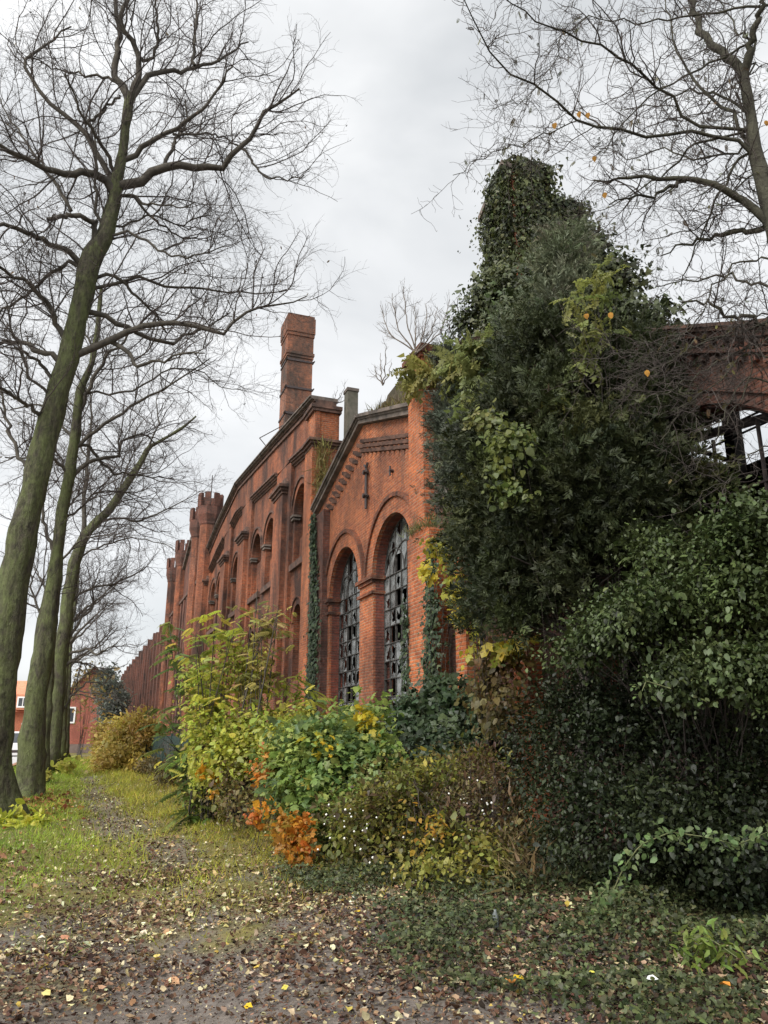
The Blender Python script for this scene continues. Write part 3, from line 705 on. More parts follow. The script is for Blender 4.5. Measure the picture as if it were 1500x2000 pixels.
for (cx_, cy_, zt, rs) in ((6.9, 50.9, 17.25, .62), (6.9, 55.6, 17.5, .58), (6.9, 65.0, 17.3, .56), (6.9, 72.2, 17.3, .54)):
    tt = thing('turret', '', '', (cx_, cy_, 0)); del tt['label']; del tt['category']; tt.parent = TB; tt.location = tuple(np.array((cx_, cy_, 0)) - base_of(TB))
    rc = rs * 1.38
    mb = MB(); mb.lathe(cx_, cy_, [(rs, -.3), (rs, zt - 2.0)]); mb.build('shaft', M_BRICKH, tt)
    mb = MB(); mb.lathe(cx_, cy_, [(rs + .002, zt - 2.0), (rs * 1.1, zt - 1.9), (rs * 1.1, zt - 1.8), (rc, zt - 1.3), (rc, zt - .7), (rc * .7, zt - .69)])
    for k in range(8):
        a = math.pi / 8 + k * math.pi / 4
        p = np.array([cx_, cy_]); ca, sa = math.cos(a), math.sin(a); tx, ty = -sa, ca
        vs = []
        for z_ in (zt - .71, zt + .2):
            for rr_, s_ in ((rc - .02, -.19), (rc - .02, .19), (rc * .72, .14), (rc * .72, -.14)):
                vs.append((cx_ + ca * rr_ + tx * s_, cy_ + sa * rr_ + ty * s_, z_))
        mb.add(vs, [(0, 1, 5, 4), (1, 2, 6, 5), (2, 3, 7, 6), (3, 0, 4, 7), (4, 5, 6, 7), (3, 2, 1, 0)])
    mb.build('battlement', M_BRICKD, tt)
mb = MB(); mb.bar((6.9, 50.9, 16.5), (6.9, 50.9, 18.9), .03); mb.build('lightning_rod', M_IRON, TB)

# ---------- long low wing
LW = thing('long_wing', 'long dark red brick wing with close buttresses rising above its wall top', 'building', (7, 110, 0))
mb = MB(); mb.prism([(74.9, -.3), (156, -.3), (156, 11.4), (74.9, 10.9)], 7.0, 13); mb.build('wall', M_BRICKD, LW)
y_ = 76.0; k = 0
while y_ < 156:
    h_ = 12.0 + .5 * ((y_ - 75) / 80) + (.5 if k % 2 else 0) * random.uniform(.6, 1.2)
    mb = MB(); mb.box(6.45, 6.997, y_ - .35, y_ + .35, -.3, h_ - .9); mb.box(6.6, 7.4, y_ - .3, y_ + .3, h_ - .9, h_); mb.build('buttress', M_BRICKD, LW)
    mb = MB(); mb.prism([(y_ + .7, 7.0), (y_ + 2.4, 7.0), (y_ + 2.4, 9.2), (y_ + 1.55, 10.0), (y_ + .7, 9.2)], 6.93, 6.998); mb.build('blind_arch', M_REVEAL, LW)
    y_ += 3.6; k += 1

# ---------- near hall at the right
M_BRICKN = brick_mat('shaded_weathered_brick', (.24, .088, .052), (.14, .052, .036), (.16, .10, .08), soot=.8, pale=.3)  # weathered brick, its colours darkened for the shade of the branches
NH = thing('ruined_hall', 'roofless near brick hall with dentil cornice and a wide see-through arched opening', 'building', (7, 9, 0))
NT = [(1.0, 4.1), (5.8, 6.1), (7.15, 6.75), (8.6, 7.3), (10.5, 8.5), (12.9, 9.62), (14.95, 9.5)]
OA = [(5.25, 1.4), (9.85, 1.4)] + [(7.55 + 2.51 * math.sin(a_), 3.21 + 2.51 * math.cos(a_)) for a_ in np.linspace(1.159, -1.159, 20)]
mb = MB(); mb.prism([(14.95, -.3), (14.95, 9.48)] + [(a_, b_ - .02) for a_, b_ in NT[::-1][1:]] + [(1.0, -.3)], 7.0, 7.45, [OA]); mb.build('wall', M_BRICKN, NH)
mb = MB(); rake(mb, NT, .05, 6.8, 7.55); rake(mb, NT, .05, 6.76, 7.58, .05); mb.build('coping', M_MOULD, NH)
mb = MB()
for dz, p_ in ((-.14, .12), (-.34, .07), (-.86, .045)):
    for (ya, za), (yb, zb) in zip(NT, NT[1:]):
        n_ = int((yb - ya) / .17)
        for i in range(n_):
            yy = ya + (yb - ya) * i / n_; z_ = za + (zb - za) * i / n_ + dz; mb.box(7.0 - p_, 7.01, yy, yy + .09, z_ - .035, z_ + .045)
    rake(mb, NT, .07, 7.0 - p_ - .03, 7.0 - .002, dz + .06)
mb.build('dentil_cornice', M_BRICKN, NH)
mb = MB(); mb.ring(7.55, 3.21, 2.514, 2.85, 6.968, 7.05, 20, math.pi/2 - 1.159, math.pi/2 + 1.159); mb.build('arch', M_BRICKN, NH)
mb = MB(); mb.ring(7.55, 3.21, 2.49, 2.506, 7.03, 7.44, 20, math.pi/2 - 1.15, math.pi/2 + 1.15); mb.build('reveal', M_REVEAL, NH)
for ya, yb in ((13.15, 13.6), (11.0, 11.45)):
    mb = MB(); mb.box(6.72, 6.997, ya, yb, -.3, 5.2); mb.prism([(ya, 5.2), (yb, 5.2), (yb, 5.35), (ya, 5.35)], 6.85, 6.997); mb.build('buttress', M_BRICK, NH)
# what is left inside: rear wall, tilted roof on posts, old steel
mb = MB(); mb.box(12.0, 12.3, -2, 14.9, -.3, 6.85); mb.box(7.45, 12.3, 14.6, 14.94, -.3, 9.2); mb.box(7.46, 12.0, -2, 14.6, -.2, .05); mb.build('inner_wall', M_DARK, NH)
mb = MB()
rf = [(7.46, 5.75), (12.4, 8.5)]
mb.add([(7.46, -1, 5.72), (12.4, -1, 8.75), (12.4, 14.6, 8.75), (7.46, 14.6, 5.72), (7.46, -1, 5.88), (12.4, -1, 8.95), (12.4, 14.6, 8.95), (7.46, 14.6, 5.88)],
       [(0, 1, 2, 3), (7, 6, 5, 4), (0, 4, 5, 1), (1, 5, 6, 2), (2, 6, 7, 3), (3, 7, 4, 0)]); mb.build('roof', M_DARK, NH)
for y_ in (6.2, 8.4, 9.6, 10.9, 12.6, 13.9):
    mb = MB(); mb.box(11.7, 11.95, y_, y_ + .25, -.3, 8.5); mb.build('post', M_DARK, NH)
mb = MB()
for k in range(5):
    mb.bar((11.6, 5 + k * 2, 6.9), (11.6, 7.3 + k * 2, 8.4), .05); mb.bar((11.6, 4, 7.3 + .3 * k), (11.6, 14, 7.35 + .25 * k), .025)
mb.bar((9.2, 2, 6.6), (9.2, 14, 6.7), .12); mb.bar((7.9, 9.2, 5.9), (11.8, 9.2, 7.4), .08); mb.bar((7.9, 7, 5.9), (11.8, 7, 7.6), .08)
mb.build('roof_steel', M_IRON, NH)
wn = MB()
for i in range(6): wn.box(7.3, 7.34, 5.7 + i * .72, 5.73 + i * .72, 1.4, 5.3)
for z_ in (2.2, 3.0, 3.8, 4.5): wn.box(7.29, 7.35, 5.55, 9.55, z_, z_ + .03)
wn.build('window_grille', M_IRON, NH)

# ---------- chimneys
def shaft(mb, x, y, z0, z1, wx, wy): mb.box(x, x + wx, y, y + wy, z0, z1)
CH = thing('chimney_stack', 'tall square brick chimney with iron straps and a corbelled crown', 'chimney', (11.2, 45.9, 0))
cx0, cy0, cw_ = 10.5, 45.2, 1.72
mb = MB(); shaft(mb, cx0, cy0, 0, 25.9, cw_, cw_); M_CHIM = brick_mat('chimney_brick', (.44, .150, .068), (.20, .080, .048), (.15, .11, .09), soot=.7, sootcol=(.05, .042, .036)); mb.build('shaft', M_CHIM, CH)
mb = MB()
for e, za, zb in ((.05, 25.9, 26.1), (.10, 26.1, 26.3), (.03, 26.3, 27.5), (.08, 27.5, 27.75), (.12, 27.75, 28.9), (.06, 28.9, 29.1)):
    mb.box(cx0 - e, cx0 + cw_ + e, cy0 - e, cy0 + cw_ + e, za, zb)
mb.build('crown', M_CHIM, CH)
for z_ in (25.6, 23.6, 21.75, 19.9):
    mb = MB(); e = .05; mb.box(cx0 - e, cx0 + cw_ + e, cy0 - e, cy0 + cw_ + e, z_, z_ + .14)
    for sx in (-.12, cw_ + .02): mb.bar((cx0 + sx + .05, cy0 - .25, z_ + .07), (cx0 + sx + .05, cy0 + .2, z_ + .07), .05)
    mb.build('strap', M_IRON, CH)
mb = MB(); mb.bar((cx0 - .1, cy0, 20.9), (cx0 - 1.6, cy0, 19.8), .03); mb.bar((cx0 - 1.6, cy0, 19.8), (cx0 - .5, cy0, 18.6), .03); mb.build('bracket', M_IRON, CH)
FL = thing('vent_shaft', 'small mossy grey square flue standing behind the two-window gable', 'chimney', (8.2, 24.3, 0))
mb = MB(); mb.box(8.02, 8.42, 24.6, 25.02, 8, 13.85); mb.build('shaft', noisy('mossy_render', (.075, .075, .055), (.15, .135, .11), 2.5, .95, .4, .01), FL)
mb = MB(); mb.box(7.99, 8.45, 24.57, 25.05, 13.85, 13.97); mb.build('cap', M_COPING, FL)
IT = thing('chimney_tower', 'square brick tower with sloping top almost swallowed by ivy', 'tower', (9, 13.2, 0))
mb = MB(); mb.prism([(13.05, 0), (14.4, 0), (14.4, 14.15), (13.3, 14.8), (13.05, 14.5)], 8.25, 9.3); mb.box(9.3, 10.15, 13.1, 14.3, 0, 13.95); mb.build('shaft', M_BRICKH, IT)
mb = MB(); mb.prism([(14.55, 14.05), (14.55, 14.2), (13.3, 14.93), (13.0, 14.6), (13.0, 14.48), (13.3, 14.81)], 8.12, 9.35); mb.build('cap', M_COPING, IT)

# ================================================================== FAR END OF THE PATH
RH = thing('brick_house', 'red brick gable house with white framed window at the end of the path', 'house', (0, 92, 0))
hx0, hx1, hy = -2.4, 4.6, 92.0
mb = MB(); mb.add([(hx0, hy, 0), (hx1, hy, 0), (hx1, hy, 5.2), (1.1, hy, 9.0), (hx0, hy, 5.2), (hx0, hy+12, 0), (hx1, hy+12, 0), (hx1, hy+12, 5.2), (1.1, hy+12, 9.0), (hx0, hy+12, 5.2)],
  [(0,1,2,3,4),(9,8,7,6,5),(0,5,6,1),(1,6,7,2),(4,9,5,0)]); mb.build('wall', M_BRICKR, RH)
mb = MB()
for (xa, za, xb, zb) in ((hx0 - .4, 4.8, 1.1, 9.05), (hx1 + .4, 4.8, 1.1, 9.05)):
    mb.add([(xa, hy - .35, za), (xb, hy - .35, zb), (xb, hy + 12.3, zb), (xa, hy + 12.3, za), (xa, hy - .35, za + .2), (xb, hy - .35, zb + .2), (xb, hy + 12.3, zb + .2), (xa, hy + 12.3, za + .2)],
           [(0,1,2,3),(7,6,5,4),(0,4,5,1),(1,5,6,2),(2,6,7,3),(3,7,4,0)])
mb.build('roof', noisy('mossy_tiles', (.10, .08, .035), (.18, .11, .06), 3, .9, .3, .02), RH)
def house_window(parent, x0, x1, y, z0, z1):
    mb = MB(); e = .16
    mb.box(x0 - e, x1 + e, y - .08, y - .002, z1, z1 + e); mb.box(x0 - e, x1 + e, y - .08, y - .002, z0 - e, z0); mb.box(x0 - e, x0, y - .08, y - .002, z0, z1); mb.box(x1, x1 + e, y - .08, y - .002, z0, z1)
    mb.box((x0+x1)/2 - .04, (x0+x1)/2 + .04, y - .07, y - .03, z0, z1)
    f_ = mb.build('window', M_WHITE, parent)
    mb = MB(); mb.box(x0, x1, y - .03, y - .004, z0, z1); mb.build('pane', M_PANE, f_)
M_WHITE = noisy('white_paint', (.72, .72, .70), (.80, .80, .79), 4, .5, 0)
M_PANE = noisy('dark_pane', (.02, .024, .03), (.05, .055, .06), 2, .12, 0, spec=.7)
house_window(RH, -1.65, -.55, hy, 3.2, 4.6); house_window(RH, 2.2, 3.2, hy, 3.2, 4.6)
mb = MB(); mb.box(hx0 - .02, hx1 + .02, hy - .06, hy - .003, 0, .9); mb.build('plinth', noisy('grey_plinth', (.16, .12, .10), (.22, .17, .15), 3, .9, .2, .01), RH)
OH = thing('tiled_house', 'orange brick house with bright pantile roof seen between the two nearest trunks', 'house', (-12, 100, 0))
mb = MB(); mb.box(-16, -3.9, 100, 110, 0, 4.6); mb.build('wall', brick_mat('house_brick', (.48, .15, .07), (.42, .12, .06), (.4, .22, .15), soot=.02, pale=.1), OH)
mb = MB(); mb.add([(-16.4, 99.5, 4.4), (-3.5, 99.5, 4.4), (-3.5, 105, 8.2), (-16.4, 105, 8.2), (-16.4, 110.5, 4.4), (-3.5, 110.5, 4.4)], [(0,1,2,3),(3,2,5,4),(0,3,4),(1,5,2)])
mb.build('roof', noisy('pantile', (.55, .22, .12), (.62, .30, .19), 4, .8, .4, .03), OH)
mb = MB(); mb.prism([(99.0, 4.62), (103, 4.62), (103, 7.2), (99, 6.3)], -6.9, -5.4); mb.build('dormer', noisy('pantile_dormer', (.5, .2, .11), (.6, .28, .17), 4, .8, .3, .02), OH)
house_window(OH, -6.6, -5.7, 99.0, 5.0, 5.9); house_window(OH, -5.9, -4.9, 100, 1.6, 3.0)

VN = thing('white_van', 'white van parked beyond the street, glimpsed between trunks', 'van', (-4.8, 74, .085))
def van():
    x0, x1, y0, y1, z = -5.75, -3.8, 72.0, 77.0, .085
    mb = MB(); mb.add([(x0,y0,z+.35),(x1,y0,z+.35),(x1,y1,z+.35),(x0,y1,z+.35),(x0,y0,z+1.0),(x1,y0,z+1.0),(x1,y1,z+1.05),(x0,y1,z+1.05),
        (x0+.12,y0+.9,z+1.95),(x1-.12,y0+.9,z+1.95),(x1-.1,y1-.1,z+2.0),(x0+.1,y1-.1,z+2.0)],
        [(0,3,2,1),(0,1,5,4),(1,2,6,5),(2,3,7,6),(3,0,4,7),(4,5,9,8),(5,6,10,9),(6,7,11,10),(7,4,8,11),(8,9,10,11)]); mb.build('body', M_WHITE, VN)
    mb = MB(); mb.add([(x0+.16,y0+.06,z+1.08),(x1-.16,y0+.06,z+1.08),(x1-.26,y0+.80,z+1.85),(x0+.26,y0+.80,z+1.85)], [(0,1,2,3)]); mb.build('windscreen', M_PANE, VN)
    mb = MB(); mb.add([(x1+.005,y0+.6,z+1.15),(x1+.005,y0+2.2,z+1.15),(x1-.09,y0+2.2,z+1.8),(x1-.09,y0+1.0,z+1.8)], [(0,1,2,3)]); mb.build('side_window', M_PANE, VN)
    for xx_ in (x0 + .3, x1 - .3):
        mb = MB(); mb.box(xx_ - .17, xx_ + .17, y0 - .03, y0 + .05, z + .72, z + .92); mb.build('headlight', M_PANE, VN)
    mb = MB(); mb.box(x0 - .03, x1 + .03, y0 - .08, y0 + .1, z + .3, z + .52); mb.build('bumper', M_IRON, VN)
    for xx_ in (x0 + .02, x1 - .22):
        for yy_ in (y0 + .95, y1 - .95):
            mb = MB(); n = 18; vs = []
            for s_ in (0, .2):
                for i in range(n): a = 2*math.pi*i/n; vs.append((xx_ + s_, yy_ + .34*math.cos(a), z + .34 + .34*math.sin(a)))
            mb.add(vs, [tuple(range(n)), tuple(range(2*n-1, n-1, -1))] + [(i, (i+1)%n, n+(i+1)%n, n+i) for i in range(n)]); mb.build('wheel', M_DARK, VN)
van()

# green mesh panel fence with posts
FN = thing('panel_fence', 'dark green slatted panel fence beside the path behind the saplings', 'fence', (3.2, 36, 0))
fa, fb = np.array([3.25, 44.5]), np.array([3.75, 26.0]); nn = 8
M_FEN = noisy('green_fence', (.020, .040, .034), (.035, .06, .05), 5, .6, .1, .004)
dirv = (fb - fa) / nn
for i in range(nn + 1):
    p = fa + dirv * i; mb = MB(); mb.box(p[0] - .05, p[0] + .05, p[1] - .05, p[1] + .05, -.2, 1.75); mb.build('post', M_FEN, FN)
for i in range(nn):
    mb = MB()
    for k in range(22):
        q = fa + dirv * (i + .04 + .92 * k / 22); mb.box(q[0] - .012, q[0] + .012, q[1] - .04, q[1] + .04, .12, 1.66)
    for z_ in (.3, 1.5): mb.bar((*(fa + dirv * i), z_), (*(fa + dirv * (i + 1)), z_), .02)
    mb.build('panel', M_FEN, FN)

# ================================================================== TREES
LV = [dict(a=(2.9, .08, 48, 3.3, 10, .19, .10, .020, .0055), s=4, k=dict(lenfall=.4)),
      dict(a=(3.3, .06, 48, 1.35, 7, .24, .06, .0072, .0034), s=3, k=dict(lenfall=.45)),
      dict(a=(5.0, .08, 48, .52, 4, .28,   .05, .0040, .0027), s=3, drop=False, keep=False)]
GRP = 'old lime trees in a row along the path'
dA = 18.45
A_tr = [(-5,1560,40),(-10,1500,34),(0,1350,33),(13,1240,32),(30,1120,31),(55,1000,29),(80,900,27),(104,800,25),(132,700,24),(157,600,23),(180,500,25),(205,462,19),(222,400,15),(228,350,14),(240,303,10),(243,260,10),(249,217,11),(255,186,10)]
A_l = [
 ([(255,182),(235,160),(222,150),(228,108),(236,74),(231,35),(222,-25)], .13,.07,.4),
 ([(258,180),(273,156),(273,113),(260,82),(243,60),(234,39),(247,0),(250,-40)], .12,.06,-.5),
 ([(274,155),(303,143),(329,136),(360,141),(381,128),(416,126),(451,104),(485,82)], .10,.03,1.0),
 ([(381,128),(377,87),(384,43),(386,0),(390,-40)], .06,.03,.5),
 ([(277,119),(299,113),(310,87),(306,43),(303,0),(300,-40)], .06,.03,-.8),
 ([(247,300),(273,299),(286,280),(320,264),(355,247),(368,236),(400,208),(430,170),(455,130)], .10,.03,-1.2),
 ([(338,262),(390,262),(433,267),(468,286)], .05,.025,1.0),
 ([(247,358),(277,355),(299,334),(321,325),(368,327),(438,329),(451,303),(481,277),(503,247),(520,217),(559,191),(585,173)], .17,.035,-1.5),
 ([(472,290),(498,325),(520,347),(559,351),(594,342)], .05,.02,-1.0),
 ([(321,325),(338,286),(347,264),(366,243),(362,195)], .07,.03,1.6),
 ([(249,377),(282,399),(312,399),(360,407),(381,394)], .045,.02,-1.0),
 ([(256,377),(303,429),(329,446),(364,468),(399,459)], .05,.02,1.2),
 ([(217,368),(204,347),(173,336),(117,340),(78,325),(52,308),(0,282),(-40,268)], .15,.05,-1.0),
 ([(212,342),(191,299),(165,256),(143,234),(104,208),(69,173),(52,130),(54,115),(82,100),(100,78),(139,52)], .10,.03,1.0),
 ([(165,243),(195,225),(234,186)], .06,.04,-.5),
 ([(221,334),(204,290),(182,260),(152,208),(126,143)], .07,.025,-1.5),
 ([(238,165),(217,152),(173,148),(130,141),(78,122)], .06,.02,.8),
 ([(182,468),(186,433),(143,420),(93,429)], .10,.07,-.6),
 ([(187,430),(186,380),(188,330),(187,262)], .055,.03,-.5),
 ([(139,412),(117,373),(91,334),(69,302),(30,250),(0,190)], .06,.02,1.2),
 ([(152,498),(100,477),(56,455),(0,438),(-40,430)], .10,.05,-1.2),
 ([(147,503),(87,546),(26,594),(-15,620)], .07,.03,1.0),
 ([(117,650),(95,594),(61,559),(0,522)], .09,.05,-1.0),
 ([(160,686),(207,670),(253,647),(283,633),(333,630),(400,643),(432,655),(453,630),(473,613),(500,603),(560,590),(600,578)], .12,.02,-1.0),
 ([(187,603),(233,633),(273,653),(340,675),(357,657),(400,640),(450,610)], .09,.025,1.2),
 ([(217,667),(247,683),(268,717),(293,708),(320,705),(350,690),(400,690)], .08,.02,-1.6),
 ([(199,533),(243,555),(282,594),(308,620),(325,650)], .06,.03,.9),
 ([(238,450),(270,460),(310,490),(370,505),(440,480)], .05,.02,-1.2),
 ([(107,693),(77,687),(50,672),(20,667),(-30,672)], .09,.05,.8),
 ([(97,727),(67,700),(27,677)], .06,.03,-.8),
 ([(83,813),(40,783),(0,757)], .07,.04,-1),
 ([(55,917),(30,877),(17,830),(3,787),(0,740)], .06,.03,.9),
 ([(200,480),(230,440),(300,420),(360,440),(410,420)], .05,.02,1.6),
 ([(190,560),(260,540),(330,560),(420,565),(500,575),(560,565)], .06,.02,1.5),
 ([(110,780),(60,740),(20,620),(0,560)], .05,.02,-.8),
]
baseA = pg(-2, 1600)
bare_tree('lime_tree', 'nearest bare lime tree with thick mossy trunk at the left edge', baseA, A_tr, dA, [limb(p, dA, a_, b_, o_) for p, a_, b_, o_ in A_l], LV, GRP, trunk_off=0, limb_bark=M_BARK2, seeds=420)

dB = 24.3
B_tr = [(58,1540,28),(62,1450,24),(70,1367,22),(83,1283,21),(95,1200,18),(106,1133,15),(113,1067,13),(122,1000,13),(137,917,12),(147,850,12),(152,800,10),(155,763,9),(165,743,7),(180,710,6),(187,667,6),(193,620,5),(198,560,4)]
B_l = [
 ([(157,867),(200,830),(250,800),(300,767),(333,750),(367,733),(410,700)], .08,.025,-1),
 ([(150,925),(167,903),(197,893),(233,893),(235,863),(260,852),(290,848),(303,867),(330,860)], .09,.025,1),
 ([(160,862),(180,880),(197,900),(225,928),(243,922),(287,932),(340,935)], .07,.02,1.3),
 ([(158,800),(170,775),(187,733),(213,690),(235,672),(262,640),(300,610)], .09,.03,-1),
 ([(112,1075),(100,1067),(87,1027),(80,990),(70,920)], .08,.04,.5),
 ([(135,925),(115,905),(95,890),(60,893),(10,893)], .06,.03,-1),
 ([(145,855),(125,835),(100,800),(70,790),(20,800)], .06,.03,1),
 ([(185,690),(160,640),(150,590),(120,560)], .05,.02,1),
 ([(168,760),(210,770),(260,760),(330,720),(380,720),(440,760),(470,760)], .05,.015,-1.2),
 ([(120,1010),(150,1000),(190,960),(230,960),(290,975)], .05,.02,1.5),
 ([(90,1230),(70,1180),(55,1120),(30,1080)], .05,.02,.5),
]
bare_tree('lime_tree', 'second bare lime tree from the viewer, its mossy trunk forking high up', pg(50, 1560), B_tr, dB, [limb(p, dB, a_, b_, o_) for p, a_, b_, o_ in B_l], LV, GRP, limb_bark=M_BARK2, seeds=160)
dB2 = 31.0
bare_tree('lime_tree', 'dark slim lime trunk squeezed behind the second tree', pg(85, 1530), [(85,1520,10),(91,1400,9),(98,1283,9),(105,1183,8),(113,1100,7),(122,1000,6),(140,900,5),(150,820,4)], dB2,
          [limb(p, dB2, .06, .02, o_) for p, o_ in (([(105,1180),(80,1130),(60,1100)], 1), ([(115,1100),(150,1060),(190,1045),(230,1050)], -1), ([(122,1000),(160,960),(200,950)], 1), ([(135,930),(110,880),(80,860)], -1))], LV, GRP)
dC = 38.0
C_tr = [(103,1490,15),(107,1440,14),(110,1383,15),(117,1283,15),(128,1217,13),(133,1167,12),(145,1100,12),(163,1050,11),(187,1020,10),(213,997,10),(233,967,9),(253,937,8),(277,900,6.5),(290,873,5.5),(303,867,4),(333,850,3),(360,833,2.5),(383,813,2)]
C_l = [
 ([(166,1047),(163,983),(167,933),(173,883),(180,820),(175,760)], .15,.05,.5),
 ([(203,1013),(240,1013),(267,1018),(283,1013),(313,1000),(350,983),(390,960)], .08,.02,-1),
 ([(140,1167),(183,1147),(213,1143),(247,1130),(277,1115),(300,1090)], .08,.02,1),
 ([(138,1245),(160,1207),(180,1187),(182,1150),(195,1110)], .09,.03,1),
 ([(135,1277),(170,1267),(187,1280),(200,1273),(230,1255)], .09,.03,-1),
 ([(135,1293),(150,1292),(168,1297)], .09,.06,0),
 ([(125,1383),(150,1347),(177,1330),(200,1337),(215,1320)], .07,.03,.5),
 ([(190,1018),(230,980),(240,930),(260,880),(265,840),(300,800)], .07,.02,1),
 ([(150,1090),(200,1065),(260,1050),(320,1060),(340,1075)], .06,.02,-1.5),
 ([(290,873),(310,830),(305,790),(315,740)], .06,.02,1),
 ([(175,900),(140,850),(150,800),(120,770)], .06,.03,1),
]
LVC = [dict(a=(2.1, .08, 50, 3.4, 8, .25, .10, .024, .008), s=4), dict(a=(3.4, .08, 47, 1.5, 6, .27, .06, .011, .006), s=3), dict(a=(4.6, .1, 46, .68, 4, .27, .05, .0062, .004), s=3, keep=False)]
bare_tree('lime_tree', 'third bare lime tree whose trunk leans and bends right over the path', pg(103, 1506), C_tr, dC, [limb(p, dC, a_, b_, o_) for p, a_, b_, o_ in C_l], LVC, GRP, limb_bark=M_BARK2)
for (bx, by, dd, lab) in ((118, 1490, 52, 'bare lime tree farther down the row, half hidden by the leaning trunk'), (126, 1482, 66, 'last small bare lime tree at the far end of the row')):
    tr = [(bx, by - 12, 11 * 52/dd), (bx + 6, 1350, 8 * 52/dd), (bx + 12, 1230, 6 * 52/dd), (bx + 25, 1150, 4*52/dd), (bx + 30, 1060, 2.5*52/dd)]
    lm = [limb([(bx + 8 + 8*i, 1300 - 45*i), (bx + 60 + 12*s, 1260 - 50*i), (bx + 95 + 10*s, 1225 - 50*i)], dd, .12, .03, o_) for i, (s, o_) in enumerate(((1, 1), (0, -1), (2, 1)))]
    bare_tree('lime_tree', lab, pg(bx, by), tr, dd, lm, LVC, GRP)

# right-hand tree leaning over the ruined hall
dD = 8.2
D_tr = [(1690,1430,26),(1620,1000,24),(1560,700,22),(1518,460,18),(1497,390,15),(1484,330,14),(1474,290,13),(1470,262,12),(1468,230,11),(1462,200,11),(1455,160,10),(1452,143,9)]
D_l = [
 ([(1455,150),(1431,121),(1410,100),(1387,87),(1361,56),(1353,13),(1350,-40)], .07,.04,.4),
 ([(1455,150),(1460,115),(1470,78),(1483,26),(1496,-10)], .06,.04,-.3),
 ([(1515,440),(1465,394),(1427,377),(1396,366),(1361,353),(1327,349),(1266,347),(1210,345),(1160,352)], .065,.012,-.6),
 ([(1340,352),(1305,368),(1275,386),(1240,384),(1190,400)], .03,.01,-.6),
 ([(1530,440),(1500,446),(1470,451),(1413,457),(1370,470),(1335,481),(1290,500)], .05,.01,.6),
 ([(1500,282),(1427,271),(1370,262),(1318,260),(1240,266),(1179,247),(1127,236),(1075,195),(1019,160),(963,113),(941,69),(928,32),(900,-15)], .028,.006,-3.0),
 ([(1390,264),(1361,251),(1318,199),(1275,160),(1240,130),(1197,95),(1127,69),(1067,48),(1015,17),(980,-8)], .024,.007,-2.4),
 ([(1127,236),(1075,260),(1023,277),(958,303),(885,342)], .010,.004,-2.6),
 ([(1510,8),(1440,15),(1360,32),(1280,42),(1210,46),(1150,30)], .02,.007,-1),
 ([(1510,60),(1413,108),(1353,134),(1283,182),(1220,240),(1180,300)], .02,.007,-1),
 ([(1370,268),(1335,303),(1296,342),(1240,380),(1150,420)], .018,.006,.8),
 ([(1450,290),(1400,400),(1360,470),(1330,560)], .022,.008,.4),
 ([(1520,640),(1500,633),(1450,625),(1420,612),(1380,590),(1330,590)], .035,.012,-.5),
 ([(1520,650),(1407,706),(1328,748),(1290,790)], .012,.006,-1.2),
 ([(1520,600),(1400,660),(1300,690),(1200,690),(1140,710)], .012,.005,-1.5),
 ([(1500,560),(1420,540),(1350,545),(1280,560)], .02,.008,.5),
 ([(1475,300),(1430,220),(1380,190),(1330,120),(1310,60),(1300,0)], .03,.01,.8),
 ([(1470,230),(1420,190),(1350,170),(1280,210),(1210,215)], .022,.007,1),
 ([(1480,100),(1440,60),(1400,0)], .02,.008,.6),
 ([(1500,200),(1440,300),(1360,310),(1300,290),(1250,310),(1170,290)], .02,.006,1.0),
 ([(1150,30),(1090,80),(1080,150),(1020,200),(960,215)], .010,.004,-1.5),
 ([(1520,500),(1440,510),(1400,560),(1350,640),(1300,670)], .015,.006,-.5),
 ([(1540,700),(1460,690),(1400,740),(1330,800),(1290,860)], .012,.005,-.8),
 ([(1530,760),(1450,740),(1420,790),(1400,860),(1340,930)], .012,.005,-.6),
 ([(1530,580),(1470,660),(1460,740),(1420,830)], .012,.005,-.4),
 ([(1520,620),(1440,650),(1370,660),(1280,720),(1200,760)], .012,.005,-1.2),
 ([(1540,860),(1470,880),(1430,930),(1370,960)], .010,.005,-.6),
 ([(1500,330),(1440,360),(1380,440),(1330,450),(1260,470)], .014,.006,.6),
 ([(1490,120),(1430,150),(1370,220),(1290,240)], .014,.006,1.2),
]
LVD = [dict(a=(5.2, .05, 55, 1.1, 8, .25, .05, .0075, .0032), s=4), dict(a=(7.5, .06, 55, .45, 6, .3, .03, .0042, .0023), s=3), dict(a=(8.0, .1, 52, .18, 4, .3, .03, .0028, .0019), s=3, keep=False)]
bd = pd(1700, 1440, dD); bd[2] = 0
tD, curD = bare_tree('overhanging_tree', 'bare tree at the right edge whose long thin branches hang across the sky', bd, D_tr, dD, [limb(p, dD, a_, b_, o_, kink=.02) for p, a_, b_, o_ in D_l], LVD, None, bark=M_BARKD, limb_bark=M_BARKD)
# a few withered leaves left on it
hang = [(1082, 250, 6.6), (1130, 228, 6.9), (1147, 230, 6.9), (1160, 315, 7.2), (1180, 386, 7.4), (1192, 620, 7.2), (1145, 622, 7.3), (1263, 733, 7.2), (1496, 245, 7.9)]
for i, (x, y, d) in enumerate(hang):
    p = pd(x, y - 10, d)
    v, f, c = instance(T_ROUND, p[None], np.array([[.15, .1, -1.0]]), np.array([[-.5, -.8, .2]]) + rng.normal(0, .3, (1, 3)), [.068], np.array([[.40, .20, .04]]) * rng.uniform(.7, 1.1), .03)
    link_mesh('withered_leaf', v, f, M_DRY, tD, col=c)
